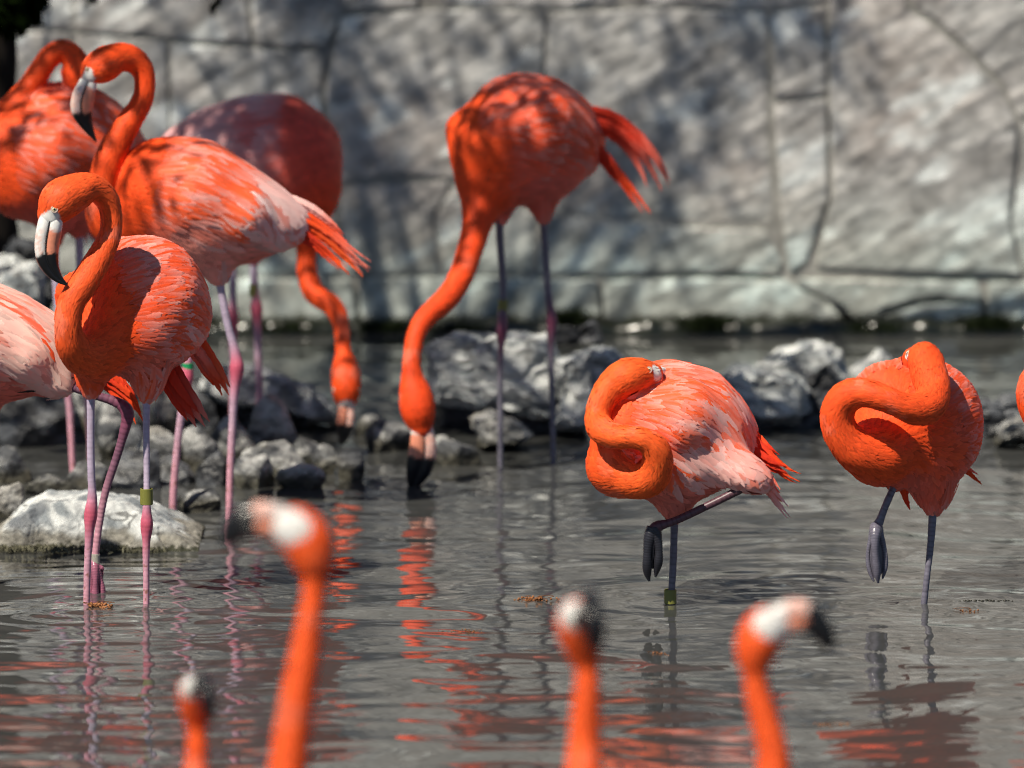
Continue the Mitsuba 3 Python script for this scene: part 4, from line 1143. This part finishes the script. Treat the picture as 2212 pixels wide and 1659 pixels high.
PILE = 'rocks and cobbles in the pond'
ROCKS = [
    (985, 1002, 110, 58, 'low dark stone just right of the dipped bill', dict(seed=7, depth=.7)),
    (955, 985, 60, 45, 'small wet pale stone between the dipped bill and a low dark stone', dict(seed=8)),
    (70, 940, 240, 120, 'dark boulder under the belly of the cut-off pale flamingo', dict(seed=17, mat='mat_dark_rock', Y=19.6, depth=.7)),  # dark material also carries the deep shade of this gap
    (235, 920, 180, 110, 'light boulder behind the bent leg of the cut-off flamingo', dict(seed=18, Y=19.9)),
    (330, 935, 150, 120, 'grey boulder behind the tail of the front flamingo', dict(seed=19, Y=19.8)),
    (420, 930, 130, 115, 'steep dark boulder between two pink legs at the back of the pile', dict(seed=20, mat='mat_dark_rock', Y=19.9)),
    (240, 950, 90, 90, 'pale rounded stone right behind the knee of the bent leg', dict(seed=21, Y=19.3)),
    (20, 1060, 100, 100, 'grey stone at the left edge above the flat-topped rock', dict(seed=22, Y=18.9)),
    (12, 1150, 80, 110, 'brownish stone cut by the left edge beside the flat-topped rock', dict(seed=23, Y=18.2)),
    (110, 1062, 110, 35, 'low mossy slab behind the flat-topped rock', dict(seed=24, Y=18.7)),
    (190, 1052, 100, 55, 'pale stone behind the upper edge of the flat-topped rock', dict(seed=25, Y=18.75)),
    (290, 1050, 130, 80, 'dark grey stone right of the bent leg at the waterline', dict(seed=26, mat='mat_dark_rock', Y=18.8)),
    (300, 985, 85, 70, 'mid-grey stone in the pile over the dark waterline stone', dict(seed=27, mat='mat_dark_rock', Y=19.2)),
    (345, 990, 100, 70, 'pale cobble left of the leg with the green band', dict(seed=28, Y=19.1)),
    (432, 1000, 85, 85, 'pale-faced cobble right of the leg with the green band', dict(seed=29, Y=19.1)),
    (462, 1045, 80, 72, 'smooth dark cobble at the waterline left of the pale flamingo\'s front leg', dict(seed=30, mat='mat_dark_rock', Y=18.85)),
    (505, 985, 105, 90, 'rounded grey cobble behind the pale flamingo\'s front leg', dict(seed=31, Y=19.2)),
    (590, 960, 110, 110, 'tall pale stone beside the foot of the shaded flamingo', dict(seed=32, Y=19.35, tilt=.3)),
    (600, 1025, 170, 75, 'wide grey stone at the waterline right of the pale flamingo\'s front leg', dict(seed=33, Y=18.95, depth=.7)),
    (548, 1042, 90, 62, 'brownish half-sunk stone in front of the wide grey one', dict(seed=34, Y=18.8)),
    (672, 1003, 95, 62, 'dark speckled stone left of the hanging bill', dict(seed=35, Y=19.15)),
    (700, 1008, 66, 50, 'pale ridged stone right below the hanging bill', dict(seed=36, Y=19.05)),
    (757, 1022, 64, 46, 'wet brown stone in the water under the hanging bill', dict(seed=37, Y=18.95)),
    (802, 945, 78, 52, 'stone with a pale cap right of the hanging head', dict(seed=38, Y=19.75)),
    (848, 955, 120, 50, 'low stone between the hanging head and the dipped bill', dict(seed=39, Y=19.45)),
    (428, 1096, 100, 40, 'flat spotted stone alone in the water behind two pink legs', dict(seed=40, Y=18.4)),
    (650, 1040, 110, 40, 'sunken brown stone with only its back above water', dict(seed=41, Y=18.8)),
    (385, 1040, 90, 62, 'black wet stone at the back of the waterline', dict(seed=42, mat='mat_dark_rock', Y=18.9)),
]
def flat_rock():
    Y = ground_Y(1188)
    s_ = mpp(Y)
    c = at(202, 1188, Y)
    W, D, Hh = 204 * s_, 0.19, 104 * s_
    u, v = np.meshgrid(np.linspace(-1.12, 1.12, 190), np.linspace(-1.2, 1.2, 130), indexing='xy')
    x, y = u * W, v * D
    p = np.stack([x, y, x * 0], -1)
    top = np.interp(u, [-1.1, -.86, -.55, -.2, .35, .62, 1.1], [.55, .80, 1.0, .98, .96, .90, .45]) * Hh
    big = meshkit.fbm(p * 9, 4, 61) - .5
    front = .014 + (y + D * (1.02 + .25 * big)) * 1.15
    z = np.minimum.reduce([top - .06 * (y + D), front, (x + W * 1.06) * .85 + .02, (W * 1.04 - x) * .58 + .012, (D * 1.05 - y) * 1.6])
    q_ = y + D * (1.0 + .5 * big)                       # an undercut, weedy foot
    z = np.where(q_ < .028, np.minimum(z, .040 - (.028 - q_) * 2.6), z)
    z = z + .030 * big + .010 * (meshkit.fbm(p * 38, 3, 62) - .5)
    z = np.maximum(z, -.12)
    ny_, nx_ = x.shape
    g = (np.arange(ny_ - 1)[:, None] * nx_ + np.arange(nx_ - 1)[None]).ravel()
    V = np.stack([c[0] + x, c[1] + D * .9 + y, z], -1).reshape(-1, 3)
    k = numbered('rock')
    scene[k] = mikit.ply((V, np.stack([g, g + 1, g + nx_ + 1, g + nx_], 1)), 'mat_pale_rock', smooth=True)
    labels[k] = {'label': 'large flat-topped pale rock in front at the left, weed along its foot', 'category': 'rock', 'group': PILE}


flat_rock()


def hull_rock(outline, Y, depth, label, seed, mat='mat_rock', front=.74, lean=.10):
    """A boulder with this outline (picture units at distance Y), 'depth' metres thick, chipped and rough."""
    o = np.array(outline, float)
    c = (o.max(0) + o.min(0)) / 2
    lay = []
    r = np.random.default_rng(seed)
    for q, k in ((-.5, front + .08), (-.12, 1.0), (.2, .97), (.5, .75)):
        pp = c + (o - c) * k * (1 + r.normal(0, .02, (len(o), 1)))
        pp[:, 1] += (1 - k) * lean * 200
        lay += [at(p[0], p[1], Y + q * depth) for p in pp]
    m = trimesh.convex.convex_hull(np.array(lay))
    V, f = trimesh.remesh.subdivide_to_size(m.vertices, m.faces, .014)
    m = trimesh.Trimesh(V, f)
    m.merge_vertices()
    V = np.array(m.vertices)
    n = np.array(m.vertex_normals)
    chip = np.minimum(np.abs(meshkit.fbm(V * 9, 3, seed) - .5) * 2, .22)
    step = np.floor(meshkit.fbm(V * [7, 7, 13], 3, seed + 4) * 9) / 9
    V = V + n * (chip * .07 - .012 + .045 * (step - .5) + .016 * (meshkit.fbm(V * 40, 3, seed + 1) - .5))[:, None]
    k = numbered('rock')
    scene[k] = mikit.ply((V, m.faces), mat, smooth=26)
    labels[k] = {'label': label, 'category': 'rock', 'group': PILE}


DK = 'mat_dark_rock'
hull_rock([(914, 752), (955, 724), (1059, 724), (1147, 717), (1192, 722), (1218, 800), (1232, 915), (1162, 905), (1103, 892), (1000, 868), (936, 865)], 19.85, .34, 'big pale grey boulder with a flat top behind the legs of the bending flamingo', 201, 'mat_pale_rock')
hull_rock([(1192, 768), (1280, 746), (1325, 752), (1339, 773), (1312, 830), (1280, 880), (1262, 930), (1196, 918)], 19.75, .26, 'rugged grey boulder leaning on the right of the biggest pale boulder', 202, 'mat_pale_rock')
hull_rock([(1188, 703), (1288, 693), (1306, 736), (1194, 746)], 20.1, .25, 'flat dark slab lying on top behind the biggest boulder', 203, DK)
hull_rock([(932, 850), (1255, 880), (1262, 955), (930, 955)], 19.95, .20, 'added black stone standing in for the shadow under the biggest pale boulder', 204, DK)  # fills the lifted underside; its black imitates the shadow there
hull_rock([(1010, 900), (1050, 889), (1103, 898), (1145, 922), (1150, 942), (1120, 972), (1030, 972)], 19.45, .14, 'rounded two-toned stone at the waterline under the biggest boulder', 205)
hull_rock([(1527, 822), (1586, 784), (1618, 797), (1731, 811), (1752, 845), (1745, 886), (1717, 910), (1607, 910), (1566, 860)], 19.9, .26, 'blue-grey boulder with a flat lit face behind the sleeping flamingo', 206, 'mat_pale_rock')
hull_rock([(1612, 800), (1663, 764), (1754, 727), (1797, 744), (1832, 806), (1838, 842), (1815, 918), (1740, 918), (1650, 860)], 20.2, .26, 'tall boulder with a pale top between the two sleeping flamingos', 207, 'mat_pale_rock')
hull_rock([(1738, 812), (1796, 772), (1826, 815), (1834, 935), (1600, 940), (1600, 905)], 20.0, .16, 'added black stone standing in for shade at the foot of the tall pale-topped boulder', 208, DK)  # added where the boulder flank falls into black shade
hull_rock([(1834, 802), (1906, 758), (1927, 784), (1925, 850), (1838, 850)], 20.5, .2, 'pale pointed stone behind the coiled neck of the sleeper', 209, 'mat_pale_rock')
hull_rock([(2085, 875), (2110, 863), (2210, 859), (2215, 890), (2150, 935), (2088, 960)], 19.8, .2, 'long low dark stone right of the coiled sleeper', 210, DK)
hull_rock([(2150, 920), (2200, 887), (2260, 895), (2265, 955), (2155, 958)], 19.5, .16, 'pale wet stone at the right edge beneath the cut-off neck', 211)
hull_rock([(430, 840), (449, 783), (500, 776), (609, 799), (684, 838), (733, 880), (728, 914), (676, 903), (586, 880), (469, 861)], 19.9, .28, 'long pale boulder behind the hanging neck, with a dark hollow under it', 212, 'mat_pale_rock')
hull_rock([(440, 850), (690, 890), (700, 960), (430, 960)], 20.0, .2, 'added black stone standing in for the shade under the long pale boulder', 213, DK)  # added to blacken the shaded cavity beneath the long boulder
hull_rock([(-60, 565), (30, 543), (75, 563), (97, 594), (90, 650), (104, 780), (-60, 780)], 20.0, .22, 'upright pale boulder at the left edge beside the tree trunk', 214, 'mat_pale_rock')
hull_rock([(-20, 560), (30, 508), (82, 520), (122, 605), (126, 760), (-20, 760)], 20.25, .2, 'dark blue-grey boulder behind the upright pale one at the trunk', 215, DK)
hull_rock([(-40, 870), (60, 846), (128, 850), (170, 900), (140, 915), (-40, 905)], 19.75, .2, 'pale boulder under the belly of the cut-off pale flamingo', 216, 'mat_pale_rock')
for x, y, w, h, lab, kw in ROCKS:
    rock(x, y, w, h, lab, group=PILE, **kw)

# weed fringe on the flat-topped rock and tufts on the wall's foot
def tuft(name, x, y, Y, n, spread_, hgt, col, seed, label, cat='plant', group=None):
    r = np.random.default_rng(seed)
    c = at(x, y, Y)
    ms, cs = [], []
    for i in range(n):
        p = c + np.array([r.normal(0, spread_), r.normal(0, 0.02), 0])
        d = unit(np.array([r.normal(0, .55), r.normal(-.1, .4), 1.0]))
        L = hgt * r.uniform(.5, 1.15)
        pts = [p, p + d * L * .5, p + d * L + np.array([d[0] * .3, d[1] * .3, -.12]) * L]
        m, t, th = loft(pts, [.0022, .0022, .0004], [.0008, .0008, .0003], n=5, rows=5)
        ms.append(m)
        cs.append(np.tile(np.array(col) * r.uniform(.5, 1.4), (len(t), 1)))
    k = numbered(name)
    scene[k] = mikit.ply(join(ms), 'mat_weed', smooth=True, color=np.vstack(cs))
    labels[k] = {'label': label, 'category': cat, **({'group': group} if group else {})}


G_ = (0.013, 0.018, 0.008)
for i, (x, y, n, sp, hg, lab) in enumerate([
        (1225, 700, 130, .03, .085, 'dark green weed tuft at the wall foot right behind the bending flamingo'),
        (1525, 716, 170, .035, .10, 'dark shaggy weed clump at the wall foot above the blue-grey boulder'),
        (2138, 712, 160, .04, .08, 'dark weed clump at the wall foot near the right edge'),
        (1880, 715, 120, .05, .06, 'dark weed in the wall crack above the pointed stone'),
        (830, 716, 260, .05, .06, 'wide green weed fringe at the wall foot left of the bending flamingo'),
        (610, 712, 200, .05, .05, 'mossy weed fringe at the wall foot behind the hanging neck'),
        (1000, 716, 200, .05, .05, 'low weed fringe at the wall foot behind the curved neck')]):
    tuft('weed_tuft', x, y, WALL_Y - .10, n * 2, sp * .8, hg * .62, G_, 300 + i, lab, group='weed tufts along the wall')
Yr = ground_Y(1188)
for i, (x, lab) in enumerate([(25, 'short weed fringe at the left end of the flat-topped rock'), (115, 'short weed fringe at the foot of the flat-topped rock'), (215, 'weed fringe on the flat-topped rock between the two front legs'), (300, 'weed fringe at the right foot of the flat-topped rock')]):
    tuft('weed_fringe', x, 1189, Yr - .02, 150, .028, .015, (0.12, 0.115, 0.08), 340 + i, lab, group='weed on the flat-topped rock')

# floating seeds and twigs
def seeds(x, y, n, lx, size, col, seed, label):
    r = np.random.default_rng(seed)
    Yc = ground_Y(y)
    c = at(x, y, Yc)
    ms, cs = [], []
    for i in range(n):
        size_ = size * .8
        m = trimesh.creation.icosphere(subdivisions=1, radius=size_ * r.uniform(.5, 1.2))
        m.vertices += np.random.default_rng(i).normal(0, size * .12, m.vertices.shape)
        m.apply_translation(c + [r.normal(0, lx), r.normal(0, lx * .6), size * r.uniform(.1, 2.2)])
        ms.append(m)
        cs.append(np.tile(np.array(col) * r.uniform(.5, 1.5), (len(m.vertices), 1)))
    for i in range(3):
        a = c + [r.normal(0, lx), 0, size]
        m, t, th = loft([a, a + [r.normal(0, lx), .01, size * 1.5], a + [r.normal(0, lx * 1.6), .02, size]], [size * .22] * 3, n=5, rows=8)
        ms.append(m)
        cs.append(np.tile(np.array(col) * .5, (len(t), 1)))
    k = numbered('floating_seed_cluster')
    scene[k] = mikit.ply(join(ms), 'mat_seed', smooth=True, color=np.vstack(cs))
    labels[k] = {'label': label, 'category': 'seed cluster', 'group': 'seed clusters floating on the water'}


BR = (.26, .11, .05)
seeds(1156, 1298, 60, .016, .0034, BR, 1, 'brown seed cluster with twigs floating left of the blurred white-faced head')
seeds(214, 1312, 60, .011, .0036, (.34, .15, .07), 2, 'orange-brown seed cluster floating by the front flamingo\'s leg')
seeds(1000, 1366, 26, .02, .0018, BR, 3, 'tiny brown seeds floating below the dipped bill')
seeds(1790, 1569, 50, .022, .0020, BR, 4, 'flat brown seed spike floating right of the right blurred head')
seeds(2095, 1322, 14, .012, .0022, BR, 5, 'small brown crumbs floating right of the scaly grey foot')
seeds(1425, 1424 - 8, 14, .010, .0020, BR, 6, 'few brown crumbs floating left of the sleeping flamingo\'s leg reflection')
r_ = np.random.default_rng(9)
ms = []
for i in range(15):
    x = 2075 + i * 8 + r_.normal(0, 2)
    m = trimesh.creation.icosphere(subdivisions=1, radius=.0030 * r_.uniform(.5, 1.2))
    m.vertices *= [1.3, 1, .8]
    m.apply_translation(at(x, 1300, ground_Y(1300)) + [0, r_.normal(0, .003), .002])
    ms.append(m)
add('floating_twig', join(ms), 'mat_band_dark', smooth=True, label='dark knobbly twig floating right of the last sleeping flamingo', category='twig')

# ---------------------------------------------------------------- tree at the left, its crown over the frame
tree = thing('tree', 'dark tree trunk at the left edge whose leafy crown shades the birds and the wall', 'tree')
TY = 20.5
rt = np.random.default_rng(21)
b0 = at(-34, 1010, TY)
trunk_pts = [b0 + [0, 0, -.5], at(-33, 700, TY), at(-34, 350, TY), at(-30, 0, TY), at(-60, -350, TY), at(-80, -800, TY)]
m, t, th = loft(trunk_pts, [.11, .086, .080, .082, .07, .05], n=24, rows=160)
m.vertices += unit(np.c_[m.vertices[:, :2] - np.array([b0[0], TY]), np.zeros(len(m.vertices))]) * (0.03 * (meshkit.fbm(m.vertices * [18, 18, 5], 3, 4) - 0.5))[:, None]
add('trunk', m, 'mat_bark', tree, smooth=True)
tips = []
fork = at(-50, -200, TY)
for i, (dx, dy, dz, n) in enumerate([(1.2, -.6, .9, 4), (.9, -2.4, 1.1, 5), (-.5, -2.9, 1.3, 5), (-1.5, -1.6, 1.2, 5), (-.2, -1.3, 1.8, 5), (2.0, -.1, 1.0, 3), (-1.2, .3, 1.4, 3), (.2, -3.1, 1.9, 4)]):
    a = fork + [0, 0, rt.uniform(-.2, .5)]
    e = a + np.array([dx, dy, dz])
    mid = (a + e) / 2 + rt.normal(0, .08, 3) + [0, 0, .12]
    m, t, th = loft([a, mid, e], [.035, .022, .008], n=8, rows=24)
    add('branch', m, 'mat_bark', tree, smooth=True)
    for k in range(n):
        q = CubicSpline([0, .5, 1], [a, mid, e])(rt.uniform(.4, 1))
        u = q + rt.normal(0, 1, 3) * [.45, .4, .22]
        m, t, th = loft([q, (q + u) / 2 + rt.normal(0, .05, 3), u], [.010, .007, .003], n=6, rows=12)
        add('twig', m, 'mat_bark', tree, smooth=True)
        tips += [q, u, (q + u) / 2]
tips = np.array(tips)


def leaves(centres, per, sigma, size, seed):
    r = np.random.default_rng(seed)
    c = np.repeat(centres, per, 0) + r.normal(0, 1, (len(centres) * per, 3)) * sigma
    n = len(c)
    d = unit(r.normal(0, 1, (n, 3)) + [0, 0, -.4])
    s = unit(np.cross(d, r.normal(0, 1, (n, 3))))
    L, W = size * r.uniform(.7, 1.3, n)[:, None], size * .26 * r.uniform(.8, 1.2, n)[:, None]
    nn = np.cross(d, s)
    V = np.stack([c, c + d * L * .4 + s * W, c + d * L * .4 - s * W, c + d * L + nn * L * .1, c + d * L * .45 + nn * L * .03], 1)
    f = np.array([[0, 1, 4], [0, 4, 2], [1, 3, 4], [4, 3, 2]])
    col = np.repeat(np.array([[.045, .085, .02]]) * r.uniform(.6, 1.5, (n, 1)), 5, 0)
    return (V.reshape(-1, 3), (f[None] + 5 * np.arange(n)[:, None, None]).reshape(-1, 3)), col


# spurs of foliage: on the limbs, and where the shade on the birds and the wall falls from
SU = unit(SUN)


def spur(x, y, Y, n, sp, up_to):
    p = at(x, y, Y)
    if Y > 21.5:
        up_to += .9
    c = p + SU * ((up_to - p[2]) / SU[2])
    o_ = trunk_pts[4] if up_to < 3.4 else (trunk_pts[4] + trunk_pts[5]) / 2
    mid_ = (o_ + c) / 2 + rt.normal(0, .07, 3) + [0, 0, .10]
    m_, t1_, t2_ = loft([o_, mid_, c], [.016, .010, .004], n=7, rows=22)
    add('branch', m_, 'mat_bark', tree, smooth=True)
    return c + rt.normal(0, 1, (n, 3)) * [sp, sp, .12]


t_ = (22.0 - tips[:, 1]) / -SU[1]
hit = tips - SU * t_[:, None]
foliage = tips[~((hit[:, 0] > -0.1) & (hit[:, 2] > -.3) & (hit[:, 2] < 1.4))]      # crown thinned so that no tip shades the right of the wall
spurs = np.vstack([foliage[::4]] + [spur(*a_) for a_ in [
    (590, 300, 19.6, 6, .11, 3.0), (480, 290, 19.6, 6, .11, 3.1), (660, 330, 19.6, 4, .10, 2.8), (640, 420, 19.6, 6, .10, 2.9), (690, 690, 19.6, 2, .06, 2.8), (690, 430, 19.6, 6, .08, 2.8), (620, 250, 19.6, 2, .08, 3.0), (1130, 400, 19.2, 4, .1, 2.9), (1260, 280, 19.2, 3, .06, 3.0), (560, 400, 19.6, 5, .10, 2.7),
    (1090, 260, 19.2, 3, .08, 3.0), (1170, 230, 19.2, 4, .09, 2.8), (1200, 330, 19.2, 3, .08, 3.1), (1020, 560, 19.2, 3, .07, 2.9), (940, 670, 19.2, 2, .05, 2.8), (1010, 400, 19.2, 3, .07, 3.0),
    (100, 210, 18.9, 2, .05, 3.0), (200, 260, 18.9, 2, .05, 2.9), (130, 110, 18.9, 2, .04, 2.9), (345, 340, 18.3, 2, .05, 2.9), (290, 400, 18.3, 1, .02, 3.0),
    (900, 560, 22.1, 6, .09, 3.2), (1000, 640, 22.1, 5, .10, 3.3), (860, 320, 22.1, 3, .07, 3.3), (770, 180, 22.1, 3, .10, 3.4), (640, 110, 22.1, 3, .09, 3.3), (1090, 110, 22.1, 2, .05, 3.4),
    (390, 150, 22.1, 3, .07, 3.3), (800, 500, 22.1, 4, .08, 3.1), (1520, 580, 22.1, 4, .06, 3.1), (1545, 640, 22.1, 3, .05, 3.0), (1330, 590, 22.1, 2, .04, 3.0), (1840, 220, 22.1, 4, .05, 3.3), (1820, 300, 22.1, 3, .05, 3.2),
    (1600, 350, 22.1, 1, .03, 3.2), (1900, 310, 22.1, 1, .03, 3.2), (1770, 420, 22.1, 1, .03, 3.2), (880, 80, 22.1, 2, .08, 3.4), (600, 640, 22.1, 3, .10, 3.1), (60, 620, 20.4, 6, .1, 3.0), (300, 640, 22.1, 5, .14, 3.1),
    (330, 900, 19.8, 5, .12, 3.0), (120, 900, 19.6, 6, .12, 3.0), (640, 880, 19.8, 3, .08, 3.0), (1250, 560, 22.1, 2, .05, 3.1)]])
lm, lc = leaves(spurs, 26, [.075, .075, .07], .06, 5)
add('crown', lm, 'mat_leaf', tree, color=lc, kind='stuff')
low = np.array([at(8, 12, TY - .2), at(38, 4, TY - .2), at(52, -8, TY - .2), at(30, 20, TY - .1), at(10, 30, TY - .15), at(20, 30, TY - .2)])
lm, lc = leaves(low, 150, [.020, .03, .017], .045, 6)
lc = lc * .10  # low sprays have their shade put into a darkened leaf colour
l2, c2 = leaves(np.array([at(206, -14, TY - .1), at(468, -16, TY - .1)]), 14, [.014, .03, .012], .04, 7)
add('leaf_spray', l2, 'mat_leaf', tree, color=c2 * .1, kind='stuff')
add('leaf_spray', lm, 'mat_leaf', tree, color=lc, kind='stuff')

for b in birds:
    flamingo(b)
scene = {k: v for k, v in scene.items()}
